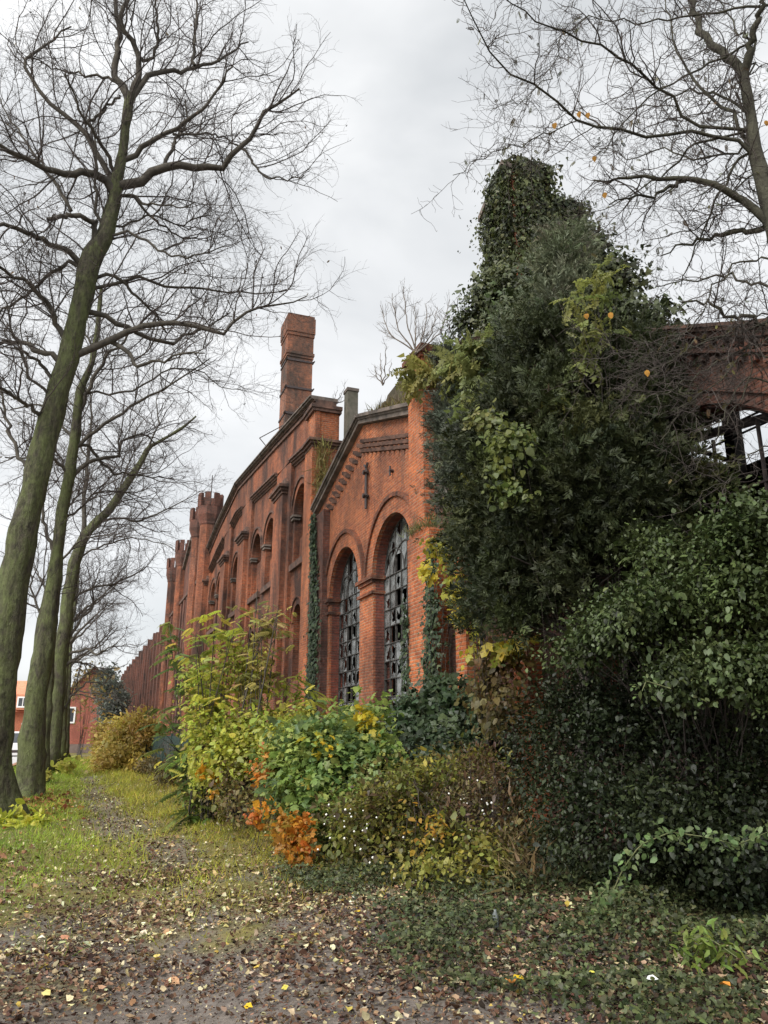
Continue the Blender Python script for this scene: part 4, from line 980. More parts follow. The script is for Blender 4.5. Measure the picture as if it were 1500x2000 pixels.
# drying pinnate foliage on its outer twigs
ends = np.concatenate([q[0][:, -1] for q in curD[-2:]]); ends = ends[np.linalg.norm(ends[:, :2] - bd[:2], axis=1) < 4.2]; ends = ends[rng.choice(len(ends), 330)]
v, f, c = instance(T_ROBIN, ends, rng.normal(0, .6, (330, 3)) + np.array([0, 0, -.5]), np.array([0, 0, 1]) + rng.normal(0, .5, (330, 3)), rng.uniform(.05, .10, 330), palette(330, [(.07, .075, .03), (.12, .11, .04), (.09, .06, .03)]))
link_mesh('leaf_remnant', v, f, M_DRY, tD, col=c)['kind'] = 'stuff'

# saplings rooted on the walls
def sapling(label, x, y, d, px_h, n=4, lean=0, twig=None, h_scale=1.0):
    base = pd(x, y, d); t_ = thing('wall_sapling', label, 'sapling', base, 'bare saplings rooted on the ruin')
    k = d * 1.1 / 1500; P = []
    for i in range(n):
        dx = (i - (n - 1) / 2) * .28 * px_h + lean; e = base + RV * dx * k * .6 + UP * px_h * k * rng.uniform(.7, 1.1) + FV * rng.normal(0, .3)
        P.append(resample([base, base * .6 + e * .4 + RV * dx * k * .2, e], 12) + rng.normal(0, .015, (12, 3)))
    P = np.array(P); R = np.linspace(.02, .006, 12)[None] * np.ones((n, 1)); v, f = tubes(P, R, 5); link_mesh('trunk', v, [f], twig or M_TWIGP, t_, True)
    ps = []; a_, b_ = offshoots(P, R, 9, .15, 36, px_h * k * .42, 6, .15, .12, .007, .004); ps.append(tubes(a_, b_, 3))
    a2, b2 = offshoots(a_, b_, 9, .1, 42, px_h * k * .14, 3, .2, .05, .0042, .003); ps.append(tubes(a2, b2, 3))
    v, f = join(ps); link_mesh('crown', v, [f], twig or M_TWIGP, t_)
sapling('pale bare birch-like sapling on top of the tall pillar cap', 812, 690, 16.2, 140, 7)
sapling('thin dark sapling with few leaves rising from the raking parapet', 895, 668, 15.8, 110, 3, 0, M_TWIG)
sapling('spreading bare sapling with seed heads on the ruined parapet', 748, 752, 20.5, 65, 4)
sapling('small leaning twiggy sapling on the great hall corner pier', 634, 798, 26.5, 50, 4, 60, M_TWIG)

# ================================================================== FAR VEGETATION
DG = [(.030, .045, .018), (.022, .034, .014), (.045, .060, .022), (.016, .026, .012)]
shrub('evergreen_tree', 'hazy grey-green evergreen tree behind the end of the long wing', 'tree', [blob(212, 1375, 84, 14, 45), blob(205, 1345, 86, 10, 32), blob(224, 1395, 82, 13, 34)], 6000, T_LANCE, .36, [(.15, .17, .14), (.12, .14, .11), (.09, .105, .085)], sig=.42, nclump=70, stems=6, stem_r=.08)  # distance haze is put into the pale leaf colours
shrub('autumn_tree', 'thin yellowing tree in front of the red brick house', 'tree', [blob(165, 1345, 74, 24, 30), blob(180, 1385, 72, 16, 18)], 420, T_OVAL, .3, [(.22, .17, .05), (.30, .20, .06), (.16, .13, .05)], sig=.9, nclump=50, stems=14, stem_r=.025)
shrub('yellow_hedge', 'yellow-brown leafy bush beside the path in front of the long wing', 'bush', [blob(250, 1450, 42, 45, 34), blob(222, 1465, 45, 28, 26), blob(285, 1430, 40, 22, 22), blob(212, 1445, 50, 18, 26), blob(240, 1490, 40, 40, 18)], 9000, T_OVAL, .16, [(.40, .30, .06), (.48, .36, .09), (.30, .25, .06), (.32, .19, .06)], sig=.28, nclump=110, stems=40, stem_r=.02, base=(3.0, 41, 0))
shrub('dry_undergrowth', 'brown dry undergrowth below the green fence at the path edge', 'bush', [blob(345, 1510, 27, 35, 14), blob(295, 1505, 36, 22, 12)], 2500, T_LANCE, .13, [(.16, .11, .05), (.20, .15, .06), (.10, .09, .035)], sig=.2, nclump=60, stems=20, base=(3.4, 28, 0))

# ================================================================== MIDDLE VEGETATION
YG = [(.44, .46, .065), (.36, .40, .06), (.52, .46, .09), (.26, .33, .055)]
GR = [(.10, .15, .04), (.14, .20, .05), (.07, .11, .035)]
def ailanthus(label, px_base, d, top, spread, nl, cols, size=.55, nst=5):
    b0 = pd(*px_base, d); b0[2] = 0; t_ = thing('ailanthus_sapling', label, 'sapling', b0, 'yellow-green saplings in front of the wall')
    P = []
    for i in range(nst):
        e = pd(top[0] + rng.uniform(-spread, spread), top[1] + rng.uniform(0, spread * 1.2) * (i > 0), d + rng.normal(0, .6))
        P.append(resample([b0 + rng.normal(0, .1, 3) * np.array([1, 1, 0]) - UP * .1, b0 * .55 + e * .45 + rng.normal(0, .15, 3), e], 14))
    P = np.array(P); R = np.linspace(.028, .010, 14)[None] * rng.uniform(.7, 1.2, (nst, 1)); v, f = tubes(P, R * .75, 6); link_mesh('stem', v, [f], M_BARK2, t_, True)
    br, rb = offshoots(P, R, 2.6, .2, 45, .9, 5, .15, .1, .010, .005); v, f = tubes(br, rb, 4); link_mesh('branch', v, [f], M_TWIG, t_, True)
    src = np.concatenate([br.reshape(-1, 3), P[:, 4:].reshape(-1, 3)]); k = rng.choice(len(src), nl); pos = src[k] + rng.normal(0, .07, (nl, 3))
    d_ = rng.normal(0, 1, (nl, 3)); d_[:, 2] = np.abs(d_[:, 2]) * .2 - .15
    v, f, c = instance(T_COMP, pos, d_, np.array([0, 0, 1]) + rng.normal(0, .25, (nl, 3)), size * rng.uniform(.5, 1.2, nl), palette(nl, cols))
    link_mesh('foliage', v, f, M_LEAF, t_, col=c)
ailanthus('tallest pale yellow sapling with sparse drooping leaves before the great hall', (480, 1640), 14.5, (505, 1150), 55, 300, [(.38, .34, .10), (.30, .29, .08), (.22, .23, .07), (.40, .32, .12)], .25, 7)
ailanthus('bright yellow-green sapling with feathery leaves left of the tallest one', (405, 1610), 15.5, (420, 1230), 50, 460, YG, .27, 7)
ailanthus('leftmost sapling with long green fronds arching over the path', (385, 1580), 17.5, (362, 1240), 34, 130, [(.13, .18, .045), (.20, .23, .055), (.09, .14, .035)], .50, 4)
ailanthus('low ferny green sapling drooping beside the end of the green fence', (392, 1575), 16.0, (392, 1490), 34, 90, [(.12, .18, .04), (.16, .22, .05)], .50, 4)
ailanthus('yellow-green sapling with feathery fronds against the ivy-clad corner pier', (570, 1600), 15.0, (595, 1330), 40, 170, YG, .34, 4)
shrub('elder_bush', 'dense yellow-green bush below the saplings', 'bush', [blob(430, 1450, 15, 55, 50), blob(510, 1440, 14.5, 60, 50), blob(470, 1490, 14.5, 80, 50), blob(400, 1360, 16, 30, 70), blob(490, 1330, 15.5, 50, 60), blob(560, 1460, 14, 50, 45)], 9500, T_OVAL, .085, YG + [(.25, .20, .06)], nclump=150, sig=.17, stems=50, stem_r=.016, base=np.append(pd(470, 1600, 14.6)[:2], 0), shell=.2)
shrub('dry_scrub', 'brown half-bare scrub at the foot of the saplings', 'bush', [blob(455, 1560, 13.8, 45, 35), blob(400, 1550, 15.8, 35, 22), blob(505, 1590, 12.4, 30, 40)], 1500, T_OVAL, .065, [(.24, .24, .06), (.16, .12, .05), (.22, .17, .06), (.10, .11, .035), (.13, .08, .04)], nclump=90, sig=.17, stems=10, stem_r=.006, base=np.append(pd(470, 1640, 13.4)[:2], 0))
# maple-leaved bush
MG = [(.17, .25, .06), (.25, .32, .08), (.36, .38, .09), (.11, .18, .06), (.13, .20, .09)]
shrub('maple_bush', 'broad-leaved green bush with pale and yellow patches in front of the pier', 'bush', [blob(640, 1480, 11.8, 95, 60), blob(700, 1430, 12.2, 55, 50), blob(600, 1540, 11.3, 60, 70), blob(700, 1530, 11.4, 80, 70), blob(560, 1500, 11.8, 40, 60), blob(660, 1600, 11.0, 70, 60)], 10500, T_MAPLE, .088, MG, [3, 4, 3, 2, 2], nclump=130, sig=.15, droop=.55, upn=.9, stems=30, base=np.append(pd(640, 1690, 11.3)[:2], 0))
def sprig(label, bl, n, cols, size=.10, name='yellow_sprig', cat='shrub', tm=T_MAPLE, nc=10, sg=.08, base=None, group=None, stems=5, mat=None, flat=None):
    return shrub(name, label, cat, bl, n, tm, size, cols, nclump=nc, sig=sg, stems=stems, stem_r=.007, base=base, group=group, shell=.1, mat=mat, flat=flat)
YL = [(.50, .40, .03), (.42, .36, .05), (.55, .36, .03)]
OR = [(.52, .17, .02), (.58, .24, .03), (.45, .12, .02), (.6, .3, .04)]
g_o = 'orange-leaved shoots among the bushes'
sprig('bright orange leafy shrub at the grass edge under the maple-leaved bush', [blob(575, 1640, 10.4, 35, 55), blob(590, 1680, 10.3, 30, 25), blob(555, 1610, 10.5, 15, 20), blob(520, 1590, 10.8, 18, 14), blob(600, 1560, 10.6, 10, 25)], 620, OR + [(.30, .24, .04), (.4, .2, .05)], .064, 'orange_shrub', nc=26, sg=.07, base=np.append(pd(580, 1700, 10.4)[:2], 0), group=g_o)
sprig('upright orange-yellow shoot left of the maple-leaved bush', [blob(512, 1510, 11.6, 12, 45), blob(508, 1590, 11.4, 22, 15)], 190, OR + [(.5, .28, .12)], .064, 'orange_shrub', nc=16, sg=.07, base=np.append(pd(512, 1660, 11.5)[:2], 0), group=g_o)
sprig('small vivid orange sprig low beside the path', [blob(402, 1518, 14.2, 12, 10), blob(412, 1545, 14.0, 9, 7)], 46, [(.62, .26, .02), (.6, .32, .03)], .085, 'orange_shrub', nc=8, sg=.07, base=np.append(pd(410, 1600, 14.2)[:2], 0), group=g_o)
sprig('yellow leaf cluster near the top of the maple-leaved bush', [blob(625, 1460, 11.1, 22, 12), blob(720, 1410, 11.6, 18, 16)], 130, YL, .085, nc=10, base=np.append(pd(640, 1690, 11.2)[:2], 0))
# snowberry thicket
SB = [(.11, .085, .03), (.18, .19, .04), (.30, .29, .05), (.08, .055, .028), (.36, .31, .055), (.14, .17, .04)]
sbb = [blob(780, 1600, 10.0, 120, 80), blob(890, 1560, 10.6, 110, 75), blob(970, 1600, 10.0, 60, 90), blob(700, 1640, 9.9, 90, 60), blob(860, 1670, 9.2, 130, 55), blob(960, 1680, 8.9, 70, 50)]
base_s = np.append(pd(830, 1750, 9.9)[:2], .15)
TS = shrub('snowberry_thicket', 'brownish-green thicket dotted with white berries between maple bush and dark evergreens', 'bush', sbb, 15000, T_OVAL, .055, SB, [3, 3, 2, 3, 1, 3], nclump=260, sig=.12, stems=120, stem_r=.006, base=base_s, shell=.35)
ico = MB(); ico.lathe(0, 0, [(.001, -.011), (.008, -.007), (.011, 0), (.008, .007), (.001, .011)], 7)
M_BERRY = noisy('white_berry', (.80, .79, .74), (.72, .70, .62), 20, .4, 0)
b_px = []
for cx_, cy_, sx, sy, n_ in ((950, 1600, 40, 55, 34), (830, 1710, 45, 35, 24), (650, 1590, 30, 25, 12), (710, 1640, 40, 25, 12), (870, 1650, 60, 40, 18)):
    for _ in range(n_): b_px.append((cx_ + random.gauss(0, sx), cy_ + random.gauss(0, sy)))
b0 = None
for (x, y) in b_px[:86]:
    yy = min(y, 1752); p = pd(x, yy, 8.75 + .55 * (1740 - yy) / 200 + random.uniform(-.15, .15)) - base_s
    if b0 is None:
        b0 = ico.build('berry', M_BERRY, None, True); o = b0
    else: o = b0.copy(); C.objects.link(o)
    o.parent = TS; o.location = tuple(p); k_ = random.uniform(.7, 1.35); o.scale = (k_, k_, k_)
sprig('orange-yellow leaves inside the snowberry thicket', [blob(800, 1600, 8.9, 15, 35), blob(860, 1620, 8.8, 18, 14), blob(815, 1660, 8.7, 22, 14)], 130, [(.42, .22, .03), (.40, .28, .04), (.34, .30, .05)], .055, 'yellow_sprig', tm=T_OVAL, nc=16, sg=.07, base=np.append(pd(820, 1740, 8.9)[:2], .15))
sprig('yellow-green twiggy shoots in front of the snowberry thicket', [blob(800, 1540, 9.6, 40, 25), blob(880, 1510, 10.0, 30, 18), blob(850, 1700, 8.5, 90, 20), blob(930, 1690, 8.5, 40, 25)], 620, [(.24, .24, .05), (.30, .28, .06), (.18, .2, .04)], .055, 'yellow_sprig', tm=T_OVAL, nc=50, sg=.09, base=np.append(pd(860, 1750, 8.9)[:2], .15), stems=25)

shrub('brown_tangle', 'brown leafless-looking tangle of thin shoots between snowberries and dark bush', 'bush', [blob(940, 1520, 9.9, 60, 45), blob(1000, 1560, 9.5, 40, 70), blob(900, 1590, 9.4, 50, 50), blob(990, 1640, 9.0, 40, 60)], 3200, T_LANCE, .05, [(.10, .055, .03), (.14, .08, .04), (.07, .045, .025), (.16, .13, .05)], nclump=120, sig=.11, stems=150, stem_r=.005, base=np.append(pd(960, 1740, 9.2)[:2], .15), shell=.2)

# ivy
IV = [(.026, .046, .018), (.038, .062, .026), (.018, .032, .014), (.055, .075, .032)]
def ivy_on(name, label, cat, bl, n, size, cols=IV, nclump=80, sig=.12, base=None, stems=10, tm=T_IVY, mat=None, shell=.3, normal=None):
    return shrub(name, label, cat, bl, n, tm, size, cols, nclump=nclump, sig=sig, droop=.6, upn=.35, stems=stems, stem_r=.008, base=base, shell=shell, mat=mat or M_WAXY, flat=normal)
def wall_band(pts, X, hw, n, size, cols, name, label, tm=T_IVY, mat=None, sig=.05, group=None):
    """climber on the facade: pts (y,z,half width) along its run"""
    pts = np.array(pts, float); t_ = thing(name, label, 'climber', (X - .1, pts[0, 0], 0), group)
    q = resample(pts, 40); k = rng.integers(0, 40, n); u_ = rng.normal(0, .5, n)
    pos = np.stack([X - .03 - np.abs(rng.normal(0, sig, n)) - .05 * (1 - np.minimum(np.abs(u_), 1)), q[k, 0] + u_ * q[k, 2], q[k, 1] + rng.normal(0, .12, n)], 1)
    pos[:, 2] = np.maximum(pos[:, 2], .1)
    d_ = np.stack([rng.normal(-.25, .2, n), rng.normal(0, .5, n), rng.normal(-.8, .35, n)], 1); nr = np.array([-1, -.35, .35]) + rng.normal(0, .35, (n, 3))
    v, f, c = instance(tm, pos, d_, nr, size * rng.uniform(.6, 1.3, n), palette(n, cols, None, .25), .03); link_mesh('foliage', v, f, mat or M_WAXY, t_, col=c)
    P = np.array([resample(np.column_stack([np.full(len(pts), X - .03), pts[:, 0] + s_ * pts[:, 2] * .5, pts[:, 1]]), 20) + rng.normal(0, .02, (20, 3)) * np.array([.3, 1, 1]) for s_ in (-.6, 0, .5)])
    v, f = tubes(P, np.linspace(.022, .008, 20)[None] * np.ones((3, 1)), 5); link_mesh('stem', v, [f], M_BARK2, t_, True)
    return t_
wall_band([(23.9, 0, .55), (23.8, 3.5, .6), (23.7, 5.5, .5), (23.9, 7.2, .28), (24.1, 8.6, .2)], 6.78, .5, 2600, .12, IV, 'wall_ivy', 'dark ivy climbing the corner pier between great hall and two-window hall')
wall_band([(14.4, 0, .8), (14.25, 2.5, .55), (14.15, 4.0, .35), (14.1, 5.3, .2)], 6.55, .5, 1700, .10, IV, 'wall_ivy', 'dark ivy running up the right buttress from the ivy mound')
wall_band([(15.72, 1.0, .18), (15.74, 3.2, .14), (15.7, 4.4, .08)], 6.62, .3, 300, .10, IV, 'wall_ivy', 'thin ivy strand along the right edge of the nearest arched window')
ivy_on('ivy_mound', 'dark glossy ivy heaped at the foot of the right buttress', 'ivy', [blob(860, 1410, 13.6, 75, 55), blob(930, 1450, 13.0, 60, 50), blob(800, 1440, 13.6, 50, 60), blob(880, 1370, 14.0, 40, 40), blob(870, 1480, 12.6, 90, 40)], 7500, .10, nclump=160, sig=.13, base=np.append(pd(860, 1560, 13.6)[:2], .1), normal=(-.3, -.6, 0))
YV = [(.42, .38, .04), (.36, .34, .05), (.30, .31, .06), (.48, .38, .04)]
def vine(label, bl, n, cols, size=.12, tm=T_MAPLE, nc=24, sg=.09, base=None, name='climbing_vine', stems=8):
    return shrub(name, label, 'vine', bl, n, tm, size, cols, nclump=nc, sig=sg, droop=1.0, upn=.2, stems=stems, stem_r=.007, base=base, shell=.1, flat=(-.4, -.7, 0), group=None)
bw = np.array([6.3, 13.6, 0.2])
vine('yellow grape-like vine hanging down beside the right buttress', [blob(880, 1090, 14.2, 28, 40), blob(890, 1160, 14.2, 22, 50), blob(905, 1210, 14.0, 18, 20), blob(850, 1070, 14.4, 22, 14), blob(840, 1120, 14.4, 8, 40)], 700, YV, .095, base=bw)
vine('yellow vine tuft on the low brick buttress by the evergreen', [blob(930, 1265, 13.2, 14, 20), blob(1010, 1270, 12.2, 40, 18), blob(945, 1290, 13, 14, 14)], 120, YV, .13, base=np.array([6.4, 12.4, .2]))
vine('brown withered creeper hanging on the wall under the dark evergreen', [blob(975, 1310, 12.4, 45, 60), blob(990, 1400, 12.0, 35, 50), blob(950, 1370, 12.6, 30, 40)], 1500, [(.13, .075, .03), (.17, .13, .04), (.09, .07, .028), (.2, .17, .05)], .085, T_OVAL, 60, .12, np.array([6.3, 11.6, .2]), 'dry_creeper', 40)

# ivy over the tower, conifers
def face_ivy(name, label, faces, n, size, cols, base):
    t_ = thing(name, label, 'ivy', base); pos = []; nr = []
    area = np.array([np.linalg.norm(np.cross(f_[1], f_[2])) for f_ in faces]); area /= area.sum()
    for (o_, a_, b_), ar in zip(faces, area):
        m = int(n * ar); q = rng.uniform(0, 1, (m, 2)); nn_ = unit(np.cross(a_, b_).astype(float))
        w_ = np.sin(q[:, 0] * 9 + q[:, 1] * 5) * np.sin(q[:, 1] * 17 - q[:, 0] * 3) * .5 + .5
        pos.append(np.asarray(o_) + q[:, :1] * np.asarray(a_) + q[:, 1:] * np.asarray(b_) + nn_ * (np.abs(rng.normal(.04, .12, m)) * (.4 + w_ * 1.3))[:, None]); nr.append(np.repeat(nn_[None], m, 0))
    pos = np.concatenate(pos); nr = np.concatenate(nr); m = len(pos)
    cc = palette(m, cols, None, .3) * (.75 + .5 * (np.sin(pos[:, 1] * 4 + pos[:, 0] * 3) * np.sin(pos[:, 2] * 3.3) * .5 + .5))[:, None]
    v, f, c = instance(T_IVY, pos, rng.normal(0, .5, (m, 3)) - UP * .8, nr + rng.normal(0, .5, (m, 3)) + UP * .3, size * rng.lognormal(0, .3, m), cc, .04)
    link_mesh('foliage', v, f, M_WAXY, t_, col=c)
    P = np.array([resample([[8.2, 13.2 + .25 * k, 0], [8.2, 13.3 + .2 * k, 7], [8.18, 13.25 + .24 * k, 13]], 20) + rng.normal(0, .04, (20, 3)) for k in range(5)])
    v, f = tubes(P, np.linspace(.03, .01, 20)[None] * np.ones((5, 1)), 5); link_mesh('stem', v, [f], M_BARK2, t_, True)
    hangs = np.array([pd(x, y, 15.6) for x, y in ((938, 430), (932, 455), (925, 470), (915, 480), (900, 490), (938, 520), (934, 545))]); k = rng.integers(0, 7, 40)
    v, f, c = instance(T_IVY, hangs[k] + rng.normal(0, .05, (40, 3)), rng.normal(0, .5, (40, 3)) - UP, rng.normal(0, 1, (40, 3)), np.full(40, .07), palette(40, cols)); link_mesh('hanging_shoot', v, f, M_WAXY, t_, col=c)['kind'] = 'stuff'
face_ivy('tower_ivy', 'dense ivy coat wrapping the top of the square chimney tower', [((8.22, 14.35, 5), (0, -1.35, 0), (0, 0, 8.95)), ((8.22, 13.0, 5), (1.1, 0, 0), (0, 0, 9.7)), ((9.25, 13.05, 5), (1.0, 0, 0), (0, 0, 9.05)), ((8.16, 14.35, 14.17), (1.2, 0, 0), (0, -1.4, .72)), ((8.2, 13.4, 14.8), (1.1, 0, 0), (0, -.5, -.1)), ((9.3, 14.2, 13.97), (.9, 0, 0), (0, -1.3, 0)), ((8.2, 13.95, 13.7), (0, -.95, 0), (0, 0, 1.0))],
         44000, .085, [(.050, .062, .020), (.066, .078, .027), (.034, .043, .016), (.085, .095, .035), (.024, .031, .012)], np.array([8.2, 13.6, 0]))

ivy_on('ivy_thicket', 'loose dark ivy thicket spilling over the wall below the chimney tower', 'ivy', [blob(1090, 560, 13.6, 75, 70), blob(980, 590, 14.4, 70, 70), blob(925, 630, 14.4, 42, 48), blob(1030, 640, 13.5, 90, 80), blob(1180, 560, 12.5, 60, 60), blob(1240, 620, 11.5, 70, 50), blob(1150, 490, 13.0, 35, 45)], 19000, .085, [(.050, .062, .020), (.066, .078, .027), (.034, .043, .016), (.09, .10, .04), (.024, .031, .012)], nclump=260, sig=.16, base=np.array([8.0, 12.0, 0]), stems=30, normal=(-.4, -.6, 0))
CD = [(.024, .032, .011), (.036, .046, .015), (.056, .066, .022), (.014, .019, .008)]
def conifer(name, label, bl, n, size, cols, base, nclump, sig, trunk_top, tr=.12, tm=T_SPRAY, along=.1):
    t_ = shrub(name, label, 'tree', bl, n, tm, size, cols, mat=M_NEEDLE, nclump=nclump, sig=sig, droop=-.25, upn=.2, stems=0, base=base, shell=.45, foliage='crown', along=along)
    q = resample([np.append(base[:2], -.2), (np.append(base[:2], 0) + trunk_top) / 2, trunk_top], 14)[None]
    v, f = tubes(q, np.linspace(tr, .02, 14)[None], 9); link_mesh('trunk', v, [f], M_TWIG, t_, True)
    ends_ = np.array([b[0] for b in bl]); P = []
    for b in bl:
        for _ in range(8):
            e = b[0] + (rng.normal(0, .5, 3) * np.array(b[1])) @ np.stack([RV, FV, UP]); zz_ = min(max(e[2] - .4, .6), trunk_top[2] - .3)
            s_ = np.append(base[:2] + (trunk_top[:2] - base[:2]) * zz_ / trunk_top[2], zz_); P.append(resample([s_, (s_ + e) / 2 + [0, 0, .08], e], 8))
    v, f = tubes(np.array(P), np.linspace(.025, .008, 8)[None] * np.ones((len(P), 1)), 4); link_mesh('branch', v, [f], M_TWIG, t_, True)
    return t_
by = np.append(pd(1120, 1300, 10.0)[:2], 0)
conifer('yew_tree', 'big dark yew-like evergreen covering the middle of the ruined hall', [blob(1080, 700, 10.6, 130, 90), blob(1210, 720, 10.2, 110, 90), blob(1130, 850, 10.2, 190, 110), blob(1010, 900, 10.6, 110, 130), blob(1100, 1000, 10.0, 200, 120), blob(1220, 960, 9.8, 140, 120), blob(1060, 1130, 10.0, 140, 110), blob(1180, 1120, 9.8, 140, 100), blob(960, 1050, 10.6, 70, 130), blob(1000, 1190, 10.2, 80, 60), blob(1280, 800, 9.8, 60, 90), blob(1330, 980, 9.4, 60, 80)],
        52000, .125, CD, by, 620, .13, pd(1120, 620, 10.2))
conifer('juniper', 'blue-grey feathery juniper column at the left side of the dark yew', [blob(890, 830, 12.6, 32, 110), blob(900, 960, 12.2, 35, 80), blob(915, 760, 12.8, 28, 60), blob(930, 900, 12.0, 35, 120), blob(880, 720, 13.0, 22, 40), blob(940, 1060, 11.8, 30, 60)],
        11000, .14, [(.085, .10, .07), (.065, .08, .054), (.115, .125, .09), (.045, .055, .035)], np.array([6.0, 11.0, 0]), 200, .10, pd(905, 700, 12.5), .035, T_FEATHER)
conifer('cypress_spire', 'slim grey-green cypress spire rising in front of the tower ivy', [blob(1105, 480, 11.8, 22, 50), blob(1105, 540, 11.6, 38, 60), blob(1095, 620, 11.4, 50, 60), blob(1120, 690, 11.2, 55, 70), blob(1000, 690, 11.8, 40, 60)],
        8000, .14, [(.115, .13, .075), (.085, .10, .055), (.15, .16, .095)], np.append(pd(1110, 1300, 11.2)[:2], 0), 120, .11, pd(1105, 440, 11.6), .07, T_FEATHER, .12)
rbg = np.append(pd(1190, 1300, 9.6)[:2], 0)
def pinnate(label, bl, n, cols, size, base, name='robinia_shoot'):
    return shrub(name, label, 'shrub', bl, n, T_ROBIN, size, cols, nclump=max(8, n // 6), sig=.10, droop=.8, upn=.6, stems=max(6, n // 12), stem_r=.007, base=base, shell=.2)
RB = [(.24, .27, .08), (.30, .30, .08), (.19, .22, .07)]
pinnate('pale green pinnate shoots draped high across the dark yew', [blob(1170, 560, 9.3, 60, 30), blob(1130, 610, 9.3, 50, 16), blob(1160, 670, 9.2, 60, 18), blob(1110, 705, 9.2, 40, 20), blob(1080, 760, 9.2, 40, 20)], 130, RB, .20, rbg)
pinnate('pale green pinnate shoots spilling over the parapet left of the yew', [blob(940, 700, 11.9, 50, 40), blob(930, 760, 11.7, 40, 50), blob(985, 760, 11.4, 40, 40), blob(900, 710, 12.2, 30, 25), blob(960, 820, 11.3, 35, 40)], 420, [(.20, .23, .08), (.25, .25, .08), (.15, .18, .06)], .28, np.array([6.2, 11.5, 0]))
vine('light green broad-leaved vine hanging in the middle of the dark yew', [blob(960, 830, 9.6, 25, 25), blob(1000, 870, 9.0, 42, 26), blob(975, 930, 8.95, 22, 55), blob(1015, 985, 9.0, 14, 18), blob(1040, 900, 8.95, 25, 25), blob(1000, 970, 9.0, 25, 18)], 1100, [(.15, .18, .048), (.22, .235, .06), (.10, .13, .035), (.07, .09, .03)], .068, T_ROUND, 28, .09, by)
vine('yellow-green vine low on the left flank of the juniper', [blob(905, 970, 11.4, 25, 25), blob(925, 1000, 11.3, 25, 25)], 170, [(.26, .27, .05), (.33, .31, .06)], .11, T_ROUND, 12, .09, np.array([6.0, 11.0, 0]))

# tufts on the ruin
def tuft(label, pts, n, size, cols):
    pts = np.array(pts); t_ = thing('grass_tuft', label, 'grass tuft', pts[0], 'dry tufts growing on the ruin')
    k = rng.integers(0, len(pts), n); pos = pts[k] + rng.normal(0, .12, (n, 3)) * np.array([1, 1.5, .3])
    v, f, c = instance(T_BLADE, pos, np.array([0, 0, 1.0]) + rng.normal(0, .5, (n, 3)), rng.normal(0, 1, (n, 3)), size * rng.uniform(.5, 1.3, n), palette(n, cols)); link_mesh('blade_clump', v, f, M_GRASS, t_, col=c)
TC = [(.16, .12, .05), (.22, .18, .07), (.12, .12, .04), (.10, .07, .04)]
tuft('brown grass tuft along the top of the two-window gable', [(7.4, y_, interp(COP, y_) + .28) for y_ in np.linspace(16.3, 20.2, 18)], 900, .42, TC)
tuft('yellowish creeper tuft on the side of the great hall corner pier', [(7.2, 25.0, z_) for z_ in np.linspace(9.6, 11.6, 8)], 420, .5, [(.22, .19, .06), (.18, .15, .06)])
tuft('green tuft growing on the buttress ledge beside the nearest arched window', [(6.65, y_, 6.0) for y_ in np.linspace(14.5, 15.6, 8)], 330, .22, [(.10, .12, .04), (.14, .13, .05)])
pinnate('feathery yellow-green shoots hanging over the top of the tall pillar', [blob(800, 740, 16.2, 12, 40), blob(830, 720, 15.9, 14, 25), blob(845, 745, 15.7, 20, 20)], 110, [(.20, .21, .06), (.26, .24, .07)], .34, np.array([6.6, 15.6, 9.4]))

# ================================================================== RIGHT FOREGROUND EVERGREENS
PV = [(.044, .062, .018), (.060, .082, .024), (.028, .040, .013), (.080, .105, .034), (.036, .052, .016)]
bR = np.append(pd(1420, 1780, 8.4)[:2], .15)
shrub('privet_shrub', 'large arching evergreen shrub with glossy leaves filling the right edge', 'bush', [blob(1440, 1090, 7.2, 90, 55), blob(1480, 1020, 7.2, 60, 40), blob(1340, 1190, 7.4, 130, 45), blob(1230, 1220, 7.7, 100, 40), blob(1140, 1270, 8.2, 70, 40), blob(1480, 1170, 7.0, 70, 60), blob(1400, 1310, 7.0, 110, 30), blob(1320, 1330, 7.2, 60, 24), blob(1490, 1320, 6.9, 50, 50), blob(1280, 1080, 8.0, 50, 40)],
      33000, T_OVAL, .043, PV, nclump=380, sig=.11, stems=60, stem_r=.014, base=bR, shell=.25, droop=.5, upn=.9, mat=M_WAXY)
shrub('dark_laurel', 'dark green bush mass below the arching evergreen, reaching the ground ivy', 'bush', [blob(1120, 1400, 8.8, 90, 90), blob(1230, 1460, 8.8, 120, 120), blob(1400, 1470, 8.3, 130, 120), blob(1090, 1530, 8.8, 80, 90), blob(1200, 1600, 8.3, 120, 90), blob(1350, 1640, 7.9, 140, 100), blob(1470, 1600, 7.6, 80, 130), blob(1090, 1640, 8.4, 60, 50), blob(1040, 1450, 9.6, 50, 60), blob(1420, 1760, 7.9, 110, 45, .6), blob(1250, 1720, 8.1, 110, 45, .6)],
      44000, T_OVAL, .041, [(.014, .021, .008), (.022, .031, .011), (.034, .044, .016), (.010, .015, .006)], nclump=430, sig=.15, stems=70, stem_r=.013, base=np.append(pd(1280, 1790, 8.6)[:2], .2), shell=.35, mat=M_WAXY)
